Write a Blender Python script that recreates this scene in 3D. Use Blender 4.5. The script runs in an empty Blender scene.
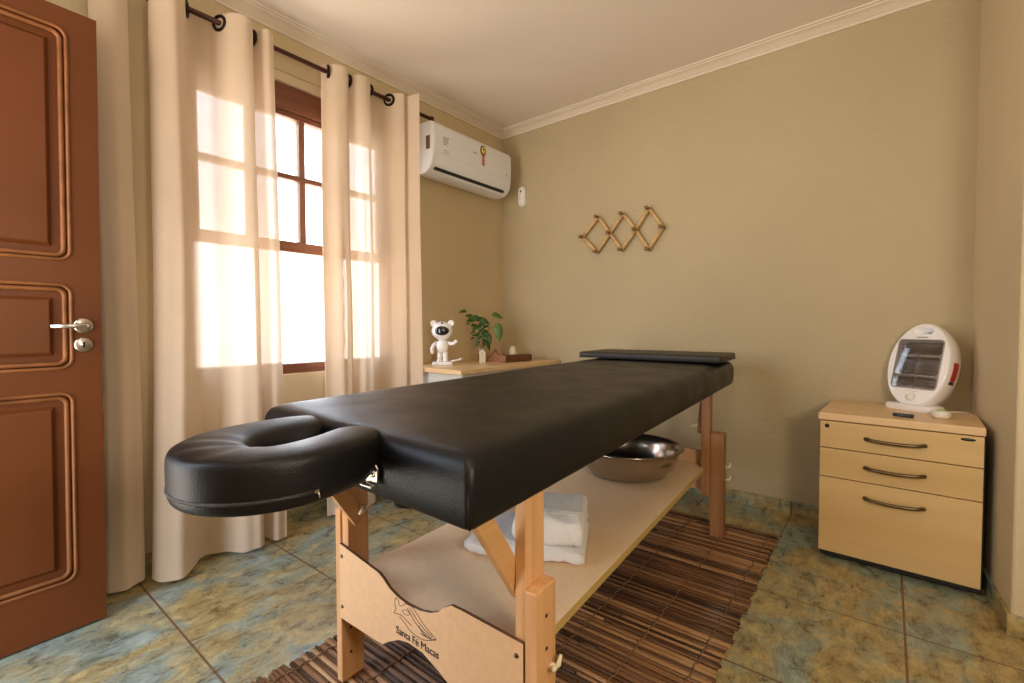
import bpy, bmesh, math, random
from mathutils import Vector, Matrix, noise
random.seed(7)
PI = math.pi
scene = bpy.context.scene
COL = scene.collection

# ------------------------------------------------------------------ materials
def new_mat(name):
    m = bpy.data.materials.new(name); m.use_nodes = True
    nt = m.node_tree; nt.nodes.clear()
    out = nt.nodes.new('ShaderNodeOutputMaterial')
    return m, nt, out

def N(nt, typ, **kw):
    n = nt.nodes.new(typ)
    for k, v in kw.items():
        if k in n.inputs: n.inputs[k].default_value = v
        else: setattr(n, k, v)
    return n

def L(nt, a, b): nt.links.new(a, b)

def ramp(nt, stops, interp='LINEAR'):
    r = nt.nodes.new('ShaderNodeValToRGB'); cr = r.color_ramp; cr.interpolation = interp
    while len(cr.elements) > 1: cr.elements.remove(cr.elements[-1])
    cr.elements[0].position = stops[0][0]; cr.elements[0].color = (*stops[0][1], 1)
    for p, c in stops[1:]:
        e = cr.elements.new(p); e.color = (*c, 1)
    return r

def coords(nt, scale=(1, 1, 1), rot=(0, 0, 0), world=False):
    if world:
        g = nt.nodes.new('ShaderNodeNewGeometry'); src = g.outputs['Position']
    else:
        t = nt.nodes.new('ShaderNodeTexCoord'); src = t.outputs['Object']
    mp = nt.nodes.new('ShaderNodeMapping'); mp.inputs['Scale'].default_value = scale
    mp.inputs['Rotation'].default_value = rot
    L(nt, src, mp.inputs['Vector'])
    return mp.outputs['Vector']

def simple(name, col, rough=.5, metal=0, var=.06, nscale=8, bump=0, bscale=80, spec=.5, coat=0, world=False):
    """principled with a little procedural colour variation and optional bump"""
    m, nt, out = new_mat(name)
    b = N(nt, 'ShaderNodeBsdfPrincipled', Roughness=rough, Metallic=metal)
    b.inputs['Specular IOR Level'].default_value = spec
    b.inputs['Coat Weight'].default_value = coat
    v = coords(nt, world=world)
    n = N(nt, 'ShaderNodeTexNoise', Scale=nscale, Detail=4.0); L(nt, v, n.inputs['Vector'])
    r = ramp(nt, [(.3, tuple(max(0, c * (1 - var)) for c in col)), (.7, tuple(min(1, c * (1 + var)) for c in col))])
    L(nt, n.outputs['Fac'], r.inputs['Fac']); L(nt, r.outputs['Color'], b.inputs['Base Color'])
    if bump:
        n2 = N(nt, 'ShaderNodeTexNoise', Scale=bscale, Detail=3.0); L(nt, v, n2.inputs['Vector'])
        bp = N(nt, 'ShaderNodeBump', Strength=bump, Distance=.004); L(nt, n2.outputs['Fac'], bp.inputs['Height'])
        L(nt, bp.outputs['Normal'], b.inputs['Normal'])
    L(nt, b.outputs['BSDF'], out.inputs['Surface'])
    return m

def wood(name, c1, c2, axis='Z', rough=.45, scale=1.0, spec=.4, bump=.08):
    m, nt, out = new_mat(name)
    b = N(nt, 'ShaderNodeBsdfPrincipled', Roughness=rough); b.inputs['Specular IOR Level'].default_value = spec
    sc = {'X': (1.2, 22, 22), 'Y': (22, 1.2, 22), 'Z': (22, 22, 1.2)}[axis]
    v = coords(nt, tuple(s * scale for s in sc))
    n = N(nt, 'ShaderNodeTexNoise', Scale=1.6, Detail=6.0, Distortion=.6); L(nt, v, n.inputs['Vector'])
    r = ramp(nt, [(.28, c1), (.5, tuple((a + d) / 2 for a, d in zip(c1, c2))), (.75, c2)])
    L(nt, n.outputs['Fac'], r.inputs['Fac']); L(nt, r.outputs['Color'], b.inputs['Base Color'])
    bp = N(nt, 'ShaderNodeBump', Strength=bump, Distance=.002); L(nt, n.outputs['Fac'], bp.inputs['Height'])
    L(nt, bp.outputs['Normal'], b.inputs['Normal'])
    L(nt, b.outputs['BSDF'], out.inputs['Surface'])
    return m

def plaster(name, col, bump=.35, scale=55, var=.05):
    m, nt, out = new_mat(name)
    b = N(nt, 'ShaderNodeBsdfPrincipled', Roughness=.62); b.inputs['Specular IOR Level'].default_value = .25
    v = coords(nt, world=True)
    n = N(nt, 'ShaderNodeTexNoise', Scale=1.1, Detail=3.0); L(nt, v, n.inputs['Vector'])
    r = ramp(nt, [(.3, tuple(c * (1 - var) for c in col)), (.7, tuple(min(1, c * (1 + var)) for c in col))])
    L(nt, n.outputs['Fac'], r.inputs['Fac']); L(nt, r.outputs['Color'], b.inputs['Base Color'])
    n2 = N(nt, 'ShaderNodeTexNoise', Scale=scale, Detail=5.0, Roughness=.6); L(nt, v, n2.inputs['Vector'])
    bp = N(nt, 'ShaderNodeBump', Strength=bump, Distance=.006); L(nt, n2.outputs['Fac'], bp.inputs['Height'])
    L(nt, bp.outputs['Normal'], b.inputs['Normal'])
    L(nt, b.outputs['BSDF'], out.inputs['Surface'])
    return m

def floor_material(name, grout=True):
    m, nt, out = new_mat(name)
    b = N(nt, 'ShaderNodeBsdfPrincipled'); b.inputs['Specular IOR Level'].default_value = .5
    g = nt.nodes.new('ShaderNodeNewGeometry')
    # stone mottling, slightly drawn out along the room
    mp = N(nt, 'ShaderNodeMapping', Scale=(1.0, .62, 1.0), Rotation=(0, 0, .25)); L(nt, g.outputs['Position'], mp.inputs['Vector'])
    n1 = N(nt, 'ShaderNodeTexNoise', Scale=4.2, Detail=7.0, Roughness=.68, Distortion=.8); L(nt, mp.outputs['Vector'], n1.inputs['Vector'])
    n2 = N(nt, 'ShaderNodeTexNoise', Scale=17.0, Detail=9.0, Roughness=.78, Distortion=.5); L(nt, mp.outputs['Vector'], n2.inputs['Vector'])
    r1 = ramp(nt, [(.28, (.36, .26, .10)), (.45, (.41, .32, .15)), (.51, (.34, .32, .20)), (.575, (.25, .30, .25)), (.70, (.35, .41, .42))])
    L(nt, n1.outputs['Fac'], r1.inputs['Fac'])
    r2 = ramp(nt, [(.33, (.34, .32, .27)), (.46, (.78, .78, .75)), (.56, (1.12, 1.10, 1.05)), (.68, (1.6, 1.52, 1.4))])
    L(nt, n2.outputs['Fac'], r2.inputs['Fac'])
    mx = N(nt, 'ShaderNodeMix', data_type='RGBA', blend_type='MULTIPLY'); mx.inputs[0].default_value = 1
    L(nt, r1.outputs['Color'], mx.inputs[6]); L(nt, r2.outputs['Color'], mx.inputs[7])
    # rusty veins
    mp3 = N(nt, 'ShaderNodeMapping', Scale=(1.5, .55, 1.0)); L(nt, g.outputs['Position'], mp3.inputs['Vector'])
    n3 = N(nt, 'ShaderNodeTexNoise', Scale=6.0, Detail=8.0, Roughness=.72, Distortion=.9); L(nt, mp3.outputs['Vector'], n3.inputs['Vector'])
    rv = ramp(nt, [(.482, (0, 0, 0)), (.497, (1, 1, 1)), (.512, (0, 0, 0))]); L(nt, n3.outputs['Fac'], rv.inputs['Fac'])
    mv = N(nt, 'ShaderNodeMix', data_type='RGBA'); L(nt, mx.outputs[2], mv.inputs[6]); mv.inputs[7].default_value = (.105, .06, .026, 1)
    mm = N(nt, 'ShaderNodeMath', operation='MULTIPLY'); L(nt, rv.outputs['Color'], mm.inputs[0]); mm.inputs[1].default_value = .6
    L(nt, mm.outputs[0], mv.inputs[0])
    col = mv.outputs[2]
    # joints: lines at x = .062 - .443 k and y = .506 + .485 k
    sx = N(nt, 'ShaderNodeSeparateXYZ'); L(nt, g.outputs['Position'], sx.inputs[0])
    def joint(sock, off, pitch, w=.0035):
        a = N(nt, 'ShaderNodeMath', operation='SUBTRACT'); L(nt, sock, a.inputs[0]); a.inputs[1].default_value = off
        p = N(nt, 'ShaderNodeMath', operation='PINGPONG'); L(nt, a.outputs[0], p.inputs[0]); p.inputs[1].default_value = pitch / 2
        c = N(nt, 'ShaderNodeMath', operation='LESS_THAN'); L(nt, p.outputs[0], c.inputs[0]); c.inputs[1].default_value = w
        return c.outputs[0]
    jx = joint(sx.outputs['X'], .062 - .443 * 8, .443)
    mxx = jx
    if grout:
        jy = joint(sx.outputs['Y'], .506 - .485 * 6, .485)
        q = N(nt, 'ShaderNodeMath', operation='MAXIMUM'); L(nt, jx, q.inputs[0]); L(nt, jy, q.inputs[1]); mxx = q.outputs[0]
    # joints along the room are pale and fine, the cross joints brown
    jx2 = joint(sx.outputs['X'], .062 - .443 * 8, .443, .0018)
    mp_ = N(nt, 'ShaderNodeMix', data_type='RGBA'); L(nt, jx2, mp_.inputs[0]); L(nt, col, mp_.inputs[6]); mp_.inputs[7].default_value = (.42, .34, .21, 1)
    gx = N(nt, 'ShaderNodeMath', operation='GREATER_THAN'); L(nt, sx.outputs['X'], gx.inputs[0]); gx.inputs[1].default_value = -.6
    jb = N(nt, 'ShaderNodeMath', operation='MULTIPLY'); L(nt, jx, jb.inputs[0]); L(nt, gx.outputs[0], jb.inputs[1])
    ju = N(nt, 'ShaderNodeMath', operation='MAXIMUM'); L(nt, jb.outputs[0], ju.inputs[0])
    if grout: L(nt, jy, ju.inputs[1])
    else: L(nt, jx2, ju.inputs[1])
    mg = N(nt, 'ShaderNodeMix', data_type='RGBA'); L(nt, ju.outputs[0], mg.inputs[0]); L(nt, mp_.outputs[2], mg.inputs[6]); mg.inputs[7].default_value = (.16, .085, .045, 1)
    L(nt, mg.outputs[2], b.inputs['Base Color'])
    rr = ramp(nt, [(.3, (.22,) * 3), (.75, (.42,) * 3)]); L(nt, n2.outputs['Fac'], rr.inputs['Fac']); L(nt, rr.outputs['Color'], b.inputs['Roughness'])
    hs = N(nt, 'ShaderNodeMath', operation='MULTIPLY_ADD'); L(nt, mxx, hs.inputs[0]); hs.inputs[1].default_value = -1.0; L(nt, n2.outputs['Fac'], hs.inputs[2])
    bp = N(nt, 'ShaderNodeBump', Strength=.35, Distance=.004); L(nt, hs.outputs[0], bp.inputs['Height']); L(nt, bp.outputs['Normal'], b.inputs['Normal'])
    L(nt, b.outputs['BSDF'], out.inputs['Surface'])
    return m

def curtain_material():
    m, nt, out = new_mat('linen_cloth')
    v = coords(nt, world=True)
    w1 = N(nt, 'ShaderNodeTexNoise', Scale=3.0, Detail=3.0); L(nt, v, w1.inputs['Vector'])
    r = ramp(nt, [(.3, (.70, .565, .43)), (.7, (.76, .62, .48))]); L(nt, w1.outputs['Fac'], r.inputs['Fac'])
    mp = N(nt, 'ShaderNodeMapping', Scale=(60, 60, 700)); L(nt, v, mp.inputs['Vector'])
    wv = N(nt, 'ShaderNodeTexNoise', Scale=1.0, Detail=2.0); L(nt, mp.outputs['Vector'], wv.inputs['Vector'])
    bp = N(nt, 'ShaderNodeBump', Strength=.15, Distance=.001); L(nt, wv.outputs['Fac'], bp.inputs['Height'])
    d = N(nt, 'ShaderNodeBsdfDiffuse', Roughness=.6); t = N(nt, 'ShaderNodeBsdfTranslucent'); tr = N(nt, 'ShaderNodeBsdfTransparent', Color=(1, .96, .90, 1))
    for s in (d, t): L(nt, r.outputs['Color'], s.inputs['Color']); L(nt, bp.outputs['Normal'], s.inputs['Normal'])
    a = N(nt, 'ShaderNodeMixShader', Fac=.17); L(nt, d.outputs[0], a.inputs[1]); L(nt, t.outputs[0], a.inputs[2])
    lw = N(nt, 'ShaderNodeLayerWeight', Blend=.5)
    iv = N(nt, 'ShaderNodeMath', operation='SUBTRACT'); iv.inputs[0].default_value = 1.0; L(nt, lw.outputs['Facing'], iv.inputs[1])
    pw = N(nt, 'ShaderNodeMath', operation='POWER'); L(nt, iv.outputs[0], pw.inputs[0]); pw.inputs[1].default_value = 1.1
    ml = N(nt, 'ShaderNodeMath', operation='MULTIPLY'); L(nt, pw.outputs[0], ml.inputs[0]); ml.inputs[1].default_value = .105
    c = nt.nodes.new('ShaderNodeMixShader'); L(nt, ml.outputs[0], c.inputs[0]); L(nt, a.outputs[0], c.inputs[1]); L(nt, tr.outputs[0], c.inputs[2])
    L(nt, c.outputs[0], out.inputs['Surface'])
    return m

def attr_wood(name, stops, rough=.45):
    """sticks of the mat: colour from a per-stick attribute plus grain"""
    m, nt, out = new_mat(name)
    b = N(nt, 'ShaderNodeBsdfPrincipled', Roughness=rough); b.inputs['Specular IOR Level'].default_value = .5
    at = N(nt, 'ShaderNodeAttribute', attribute_name='tone')
    v = coords(nt, (2.5, 160, 60), world=True)
    n = N(nt, 'ShaderNodeTexNoise', Scale=1.5, Detail=5.0, Distortion=.5); L(nt, v, n.inputs['Vector'])
    mm = N(nt, 'ShaderNodeMath', operation='MULTIPLY_ADD'); L(nt, n.outputs['Fac'], mm.inputs[0]); mm.inputs[1].default_value = 1.1; L(nt, at.outputs['Fac'], mm.inputs[2])
    s = N(nt, 'ShaderNodeMath', operation='SUBTRACT'); L(nt, mm.outputs[0], s.inputs[0]); s.inputs[1].default_value = .60
    r = ramp(nt, stops); L(nt, s.outputs[0], r.inputs['Fac']); L(nt, r.outputs['Color'], b.inputs['Base Color'])
    bp = N(nt, 'ShaderNodeBump', Strength=.3, Distance=.002); L(nt, n.outputs['Fac'], bp.inputs['Height']); L(nt, bp.outputs['Normal'], b.inputs['Normal'])
    L(nt, b.outputs['BSDF'], out.inputs['Surface'])
    return m

def leather():
    m, nt, out = new_mat('black_leatherette')
    b = N(nt, 'ShaderNodeBsdfPrincipled', Roughness=.46); b.inputs['Specular IOR Level'].default_value = .30
    b.inputs['Base Color'].default_value = (.0045, .0042, .0045, 1)
    v = coords(nt, world=True)
    vo = N(nt, 'ShaderNodeTexVoronoi', Scale=420.0); L(nt, v, vo.inputs['Vector'])
    n = N(nt, 'ShaderNodeTexNoise', Scale=9.0, Detail=3.0); L(nt, v, n.inputs['Vector'])
    ad = N(nt, 'ShaderNodeMath', operation='MULTIPLY_ADD'); L(nt, n.outputs['Fac'], ad.inputs[0]); ad.inputs[1].default_value = 2.0; L(nt, vo.outputs['Distance'], ad.inputs[2])
    bp = N(nt, 'ShaderNodeBump', Strength=.22, Distance=.0016); L(nt, ad.outputs[0], bp.inputs['Height']); L(nt, bp.outputs['Normal'], b.inputs['Normal'])
    rr = ramp(nt, [(.3, (.36,) * 3), (.7, (.48,) * 3)]); L(nt, n.outputs['Fac'], rr.inputs['Fac']); L(nt, rr.outputs['Color'], b.inputs['Roughness'])
    L(nt, b.outputs['BSDF'], out.inputs['Surface'])
    return m

def glass(name, col=(1, 1, 1), rough=.0):
    m, nt, out = new_mat(name)
    g = N(nt, 'ShaderNodeBsdfGlossy', Roughness=.03); t = N(nt, 'ShaderNodeBsdfTransparent', Color=(*col, 1))
    lw = N(nt, 'ShaderNodeLayerWeight', Blend=.5); p = N(nt, 'ShaderNodeMath', operation='POWER'); L(nt, lw.outputs['Facing'], p.inputs[0]); p.inputs[1].default_value = 4
    q = N(nt, 'ShaderNodeMath', operation='MULTIPLY_ADD'); L(nt, p.outputs[0], q.inputs[0]); q.inputs[1].default_value = .55; q.inputs[2].default_value = .05
    mx = nt.nodes.new('ShaderNodeMixShader')
    L(nt, q.outputs[0], mx.inputs[0]); L(nt, t.outputs[0], mx.inputs[1]); L(nt, g.outputs[0], mx.inputs[2])
    L(nt, mx.outputs[0], out.inputs['Surface'])
    return m

def towel_mat():
    m, nt, out = new_mat('terry_towelling')
    b = N(nt, 'ShaderNodeBsdfPrincipled', Roughness=.95); b.inputs['Specular IOR Level'].default_value = .1
    b.inputs['Base Color'].default_value = (.74, .725, .71, 1)
    b.inputs['Sheen Weight'].default_value = .3
    v = coords(nt, world=True)
    n = N(nt, 'ShaderNodeTexNoise', Scale=260.0, Detail=4.0); L(nt, v, n.inputs['Vector'])
    n2 = N(nt, 'ShaderNodeTexVoronoi', Scale=34.0); L(nt, v, n2.inputs['Vector'])
    ad = N(nt, 'ShaderNodeMath', operation='MULTIPLY_ADD'); L(nt, n2.outputs['Distance'], ad.inputs[0]); ad.inputs[1].default_value = .8; L(nt, n.outputs['Fac'], ad.inputs[2])
    bp = N(nt, 'ShaderNodeBump', Strength=.7, Distance=.004); L(nt, ad.outputs[0], bp.inputs['Height']); L(nt, bp.outputs['Normal'], b.inputs['Normal'])
    L(nt, b.outputs['BSDF'], out.inputs['Surface'])
    return m

def emit(name, col, s):
    m, nt, out = new_mat(name)
    e = N(nt, 'ShaderNodeEmission', Color=(*col, 1), Strength=s); L(nt, e.outputs[0], out.inputs['Surface'])
    return m

M = dict(
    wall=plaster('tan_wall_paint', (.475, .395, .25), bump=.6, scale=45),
    right_wall_lifted=plaster('tan_wall_paint_lit_right', (.64, .53, .345), bump=.6, scale=45),  # tan paint lightened to stand in for light the right wall lacks
    left_wall_lifted=plaster('tan_wall_paint_lit_left', (.60, .49, .31), bump=.6, scale=45),  # same tan paint, brightened in place of light on the window wall
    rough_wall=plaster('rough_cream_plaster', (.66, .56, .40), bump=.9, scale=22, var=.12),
    side_wall=plaster('shade_darkened_wall_paint', (.26, .23, .18)),  # wall paint darkened: shade of the alcove and far right put into the colour
    ceiling=plaster('ceiling_paint', (.78, .69, .61), bump=.06, scale=30, var=.03),
    crown=simple('crown_paint', (.74, .65, .54), .5, var=.03),
    floor=floor_material('slate_tiles'), skirt=floor_material('slate_skirting', grout=False),
    curtain=curtain_material(),
    rod=wood('dark_rod_wood', (.035, .008, .004), (.07, .018, .010), 'Y', .35),
    ring=simple('dark_bronze', (.018, .012, .010), .3, .7),
    sash=wood('red_brown_frame_wood', (.13, .045, .022), (.24, .095, .052), 'Y', .45),
    sash_v=wood('red_brown_frame_wood_upright', (.13, .045, .022), (.24, .095, .052), 'Z', .45),
    old_paint=simple('weathered_cream_paint', (.50, .47, .30), .7, var=.35, nscale=40, bump=.4),
    door=simple('brown_door_paint', (.125, .036, .0095), .42, var=.12, nscale=3, bump=.12, bscale=25, spec=.25),
    door_worn=simple('worn_orange_door_paint', (.20, .072, .022), .42, var=.3, nscale=14, bump=.1, bscale=40, spec=.3),
    steel=simple('brushed_steel', (.62, .58, .52), .28, 1, var=.05, nscale=30),
    basin=simple('stainless_steel', (.42, .36, .30), .20, 1, var=.14, nscale=6, bump=.05, bscale=30),
    leather=leather(),
    piping=simple('black_piping', (.008, .007, .007), .45, spec=.3),
    pad=simple('dark_vinyl_pad', (.018, .016, .013), .5, bump=.2, bscale=300),
    zipm=simple('black_zip_tape', (.02, .018, .018), .45, bump=.5, bscale=500),
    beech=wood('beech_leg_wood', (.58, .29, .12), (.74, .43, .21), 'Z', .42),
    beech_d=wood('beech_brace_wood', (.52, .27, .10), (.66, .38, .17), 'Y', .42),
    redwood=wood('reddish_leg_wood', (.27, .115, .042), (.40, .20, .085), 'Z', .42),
    mdf=simple('mdf_board', (.70, .43, .23), .5, var=.05, nscale=60, bump=.03, bscale=300),
    mdf_dark=simple('mdf_burnt_edge', (.12, .055, .025), .6),
    shelf=simple('mdf_shelf', (.80, .58, .37), .42, var=.04, nscale=60, spec=.45),
    shelf_edge=simple('mdf_shelf_edge', (.52, .36, .12), .55, var=.06, nscale=40),
    ink=simple('burnt_ink', (.035, .018, .012), .7),
    acwhite=simple('cool_white_plastic', (.76, .77, .80), .35, var=.01),
    knob=simple('cream_plastic', (.70, .62, .44), .35, var=.02),
    screw=simple('dark_screw_metal', (.10, .07, .05), .35, .9),
    towel=towel_mat(),
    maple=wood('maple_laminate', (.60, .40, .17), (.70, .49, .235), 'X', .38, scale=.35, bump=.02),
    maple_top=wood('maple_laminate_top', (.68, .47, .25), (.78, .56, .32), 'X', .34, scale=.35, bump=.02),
    blackbody=simple('black_cabinet_side', (.012, .011, .010), .5),
    bronze=simple('antique_bronze', (.16, .12, .065), .3, .9, var=.15, nscale=30),
    white=simple('white_plastic', (.80, .78, .74), .35, var=.01),
    white_warm=simple('warm_white_plastic', (.78, .72, .62), .32, var=.02),
    white_gloss=simple('glossy_white_plastic', (.84, .83, .84), .18, var=.01, coat=.4),
    offwhite=simple('grey_white_laminate', (.62, .62, .60), .5, var=.02),
    black=simple('black_plastic', (.012, .012, .014), .3, var=.1),
    visor=simple('dark_visor', (.012, .012, .016), .08, var=.3, spec=.8),
    dark=simple('dark_slot', (.006, .005, .005), .6),
    red=simple('red_sticker', (.42, .02, .02), .45), yellow=simple('yellow_sticker', (.80, .55, .06), .4),
    purple=simple('dark_purple_sticker', (.07, .012, .03), .45),
    grey=simple('grey_print', (.30, .28, .26), .5), green=simple('pale_green_print', (.42, .52, .22), .4),
    reflector=simple('polished_reflector', (.46, .43, .40), .24, 1, var=.15, nscale=12),
    tube=simple('quartz_tube', (.75, .72, .68), .15, var=.02),
    mesh=simple('guard_wire', (.5, .48, .45), .25, 1),
    glass=glass('clear_glass'), smoke=glass('smoky_front_glass', (.80, .78, .77)), water=glass('vase_water', (.80, .78, .60)),
    leaf=simple('green_leaf', (.035, .085, .014), .38, var=.4, nscale=30), leaf_l=simple('light_green_leaf', (.06, .135, .02), .4, var=.2, nscale=30),
    stem=simple('plant_stem', (.16, .11, .04), .6), root=simple('plant_roots', (.10, .055, .03), .7, var=.3, nscale=60),
    walnut=wood('walnut_box_wood', (.075, .026, .010), (.16, .062, .026), 'X', .4, scale=1.5),
    house=wood('dark_house_wood', (.12, .05, .02), (.22, .10, .045), 'X', .5),
    pinkwood=simple('pinkish_end_wood', (.42, .20, .12), .5, var=.1, nscale=40),
    tagc=simple('pale_card', (.66, .57, .42), .6, var=.05), salt=simple('cream_wax', (.74, .66, .45), .5, var=.03),
    bamboo=wood('bamboo_bar', (.50, .32, .14), (.68, .47, .23), 'X', .45, scale=1.5),
    bamboo_d=wood('dark_bamboo_peg', (.16, .075, .022), (.28, .14, .05), 'Y', .45, scale=2),
    stick=attr_wood('palm_stick', [(0, (.030, .013, .006)), (.3, (.115, .052, .022)), (.6, (.235, .115, .050)), (.85, (.38, .205, .09)), (1, (.48, .30, .16))]),
    cord=simple('brown_twine', (.20, .11, .05), .8),
    lamp=emit('fill_lamp_globe', (1.0, .90, .74), 4),  # glowing shell of the added fill lamps
)

# ------------------------------------------------------------------ mesh helper
class MB:
    def __init__(s): s.v = []; s.f = []; s.sm = []; s.tone = []; s.cur = 0.0
    def add(s, vs, fs, smooth=False):
        o = len(s.v); s.v += [Vector(p) for p in vs]; s.tone += [s.cur] * len(vs)
        for f in fs: s.f.append(tuple(i + o for i in f)); s.sm.append(smooth)
        return s
    def box(s, a, b, T=None):
        x0, y0, z0 = a; x1, y1, z1 = b
        vs = [(x, y, z) for z in (z0, z1) for x, y in ((x0, y0), (x1, y0), (x1, y1), (x0, y1))]
        if T: vs = [T(*p) for p in vs]
        return s.add(vs, [(3, 2, 1, 0), (4, 5, 6, 7), (0, 1, 5, 4), (1, 2, 6, 5), (2, 3, 7, 6), (3, 0, 4, 7)])
    def bar(s, p, q, w, h, up=(0, 0, 1)):
        """rectangular bar from p to q; w across, h along up"""
        p, q = Vector(p), Vector(q); d = (q - p).normalized(); u = Vector(up); r = d.cross(u).normalized(); u = r.cross(d)
        vs = [c + r * i * w / 2 + u * j * h / 2 for c in (p, q) for i, j in ((-1, -1), (1, -1), (1, 1), (-1, 1))]
        return s.add(vs, [(3, 2, 1, 0), (4, 5, 6, 7), (0, 1, 5, 4), (1, 2, 6, 5), (2, 3, 7, 6), (3, 0, 4, 7)])
    def tube(s, pts, r, seg=10, closed=False, caps=True):
        pts = [Vector(p) for p in pts]; n = len(pts); rs = r if isinstance(r, (list, tuple)) else [r] * n
        vs = []; nrm = None
        for i in range(n):
            if closed: t = pts[(i + 1) % n] - pts[i - 1]
            else: t = pts[min(i + 1, n - 1)] - pts[max(i - 1, 0)]
            t = t.normalized() if t.length > 1e-9 else Vector((0, 0, 1))
            if nrm is None:
                nrm = t.orthogonal().normalized()
            else:
                nrm = (nrm - t * nrm.dot(t))
                nrm = nrm.normalized() if nrm.length > 1e-6 else t.orthogonal().normalized()
            bn = t.cross(nrm)
            for k in range(seg):
                a = 2 * PI * k / seg; vs.append(pts[i] + (nrm * math.cos(a) + bn * math.sin(a)) * rs[i])
        fs = []
        for i in range(n if closed else n - 1):
            j = (i + 1) % n
            for k in range(seg):
                l = (k + 1) % seg; fs.append((i * seg + k, i * seg + l, j * seg + l, j * seg + k))
        if caps and not closed:
            fs.append(tuple(reversed(range(seg)))); fs.append(tuple((n - 1) * seg + k for k in range(seg)))
        return s.add(vs, fs, True)
    def lathe(s, prof, c=(0, 0, 0), seg=32, Mx=None, smooth=True):
        """prof: list of (r, z)"""
        vs = []; fs = []; n = len(prof)
        for r, z in prof:
            for k in range(seg):
                a = 2 * PI * k / seg; p = Vector((r * math.cos(a), r * math.sin(a), z))
                if Mx is not None: p = Mx @ p
                vs.append(p + Vector(c))
        for i in range(n - 1):
            for k in range(seg):
                l = (k + 1) % seg; fs.append((i * seg + k, i * seg + l, (i + 1) * seg + l, (i + 1) * seg + k))
        if prof[0][0] > 1e-5: fs.append(tuple(reversed(range(seg))))
        if prof[-1][0] > 1e-5: fs.append(tuple((n - 1) * seg + k for k in range(seg)))
        return s.add(vs, fs, smooth)
    def prism(s, poly, fn, d0, d1, smooth=False):
        """poly: list of 2D points; fn(a, b, d) -> 3D"""
        n = len(poly); vs = [fn(a, b, d0) for a, b in poly] + [fn(a, b, d1) for a, b in poly]
        fs = [tuple(range(n)), tuple(reversed(range(n, 2 * n)))] + [(i, i + n, (i + 1) % n + n, (i + 1) % n) for i in range(n)]
        return s.add(vs, fs, smooth)
    def loft(s, rings, caps=(True, True), smooth=True, closed=True):
        n = len(rings[0]); vs = [p for r in rings for p in r]; fs = []
        for i in range(len(rings) - 1):
            for k in range(n if closed else n - 1):
                l = (k + 1) % n; fs.append((i * n + k, i * n + l, (i + 1) * n + l, (i + 1) * n + k))
        if caps[0]: fs.append(tuple(reversed(range(n))))
        if caps[1]: fs.append(tuple((len(rings) - 1) * n + k for k in range(n)))
        return s.add(vs, fs, smooth)
    def ball(s, c, r, sx=1, sy=1, sz=1, seg=16, Mx=None):
        prof = [(max(1e-6, math.sin(PI * i / 10)) , -math.cos(PI * i / 10)) for i in range(11)]
        vs0 = len(s.v); D = Matrix.Diagonal((r * sx, r * sy, r * sz))
        m = (Mx @ D) if Mx is not None else D
        return s.lathe(prof, c, seg, m)
    def build(s, name, mat, parent=None, bevel=0, seg=2, autosmooth=None, subsurf=0):
        me = bpy.data.meshes.new(name)
        off = Vector((0, 0, 0))
        if parent is not None:
            o = parent
            while o is not None: off += o.location; o = o.parent
        me.from_pydata([p - off for p in s.v], [], s.f)
        me.polygons.foreach_set('use_smooth', s.sm)
        mats = mat if isinstance(mat, (list, tuple)) else [mat]
        for m_ in mats: me.materials.append(m_)
        if any(s.tone):
            at = me.attributes.new('tone', 'FLOAT', 'POINT'); at.data.foreach_set('value', s.tone)
        bm = bmesh.new(); bm.from_mesh(me); bmesh.ops.recalc_face_normals(bm, faces=bm.faces); bm.to_mesh(me); bm.free()
        me.update()
        ob = bpy.data.objects.new(name, me); COL.objects.link(ob)
        if parent is not None: ob.parent = parent
        if bevel:
            b = ob.modifiers.new('bevel', 'BEVEL'); b.width = bevel; b.segments = seg; b.limit_method = 'ANGLE'; b.angle_limit = .6
            b.harden_normals = False
        if subsurf:
            q = ob.modifiers.new('subd', 'SUBSURF'); q.levels = subsurf; q.render_levels = subsurf
        return ob

def tag(o, label=None, cat=None, group=None, kind=None):
    if label: o['label'] = label
    if cat: o['category'] = cat
    if group: o['group'] = group
    if kind: o['kind'] = kind
    return o

def thing(name, loc, label, cat, group=None):
    o = bpy.data.objects.new(name, None); COL.objects.link(o); o.location = loc; o.empty_display_size = .05
    return tag(o, label, cat, group)

def struct(name, mb, mat, **k): return tag(mb.build(name, mat, **k), kind='structure')

def rrect(w, h, r, n=5):
    """rounded rectangle, centred, counter-clockwise"""
    pts = []
    for cx, cy, a0 in ((w / 2 - r, h / 2 - r, 0), (-w / 2 + r, h / 2 - r, PI / 2), (-w / 2 + r, -h / 2 + r, PI), (w / 2 - r, -h / 2 + r, 1.5 * PI)):
        for i in range(n + 1):
            a = a0 + PI / 2 * i / n; pts.append((cx + r * math.cos(a), cy + r * math.sin(a)))
    return pts

# ------------------------------------------------------------------ the room
XW, YB, ZC = -2.372, 2.861, 2.50          # window wall, back wall, ceiling
YR, XE = -.47, 1.75                       # wall behind the camera, far right wall of the wider part
WY0, WY1, WZ0, WZ1 = .735, 1.82, .765, 2.275   # window opening

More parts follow.
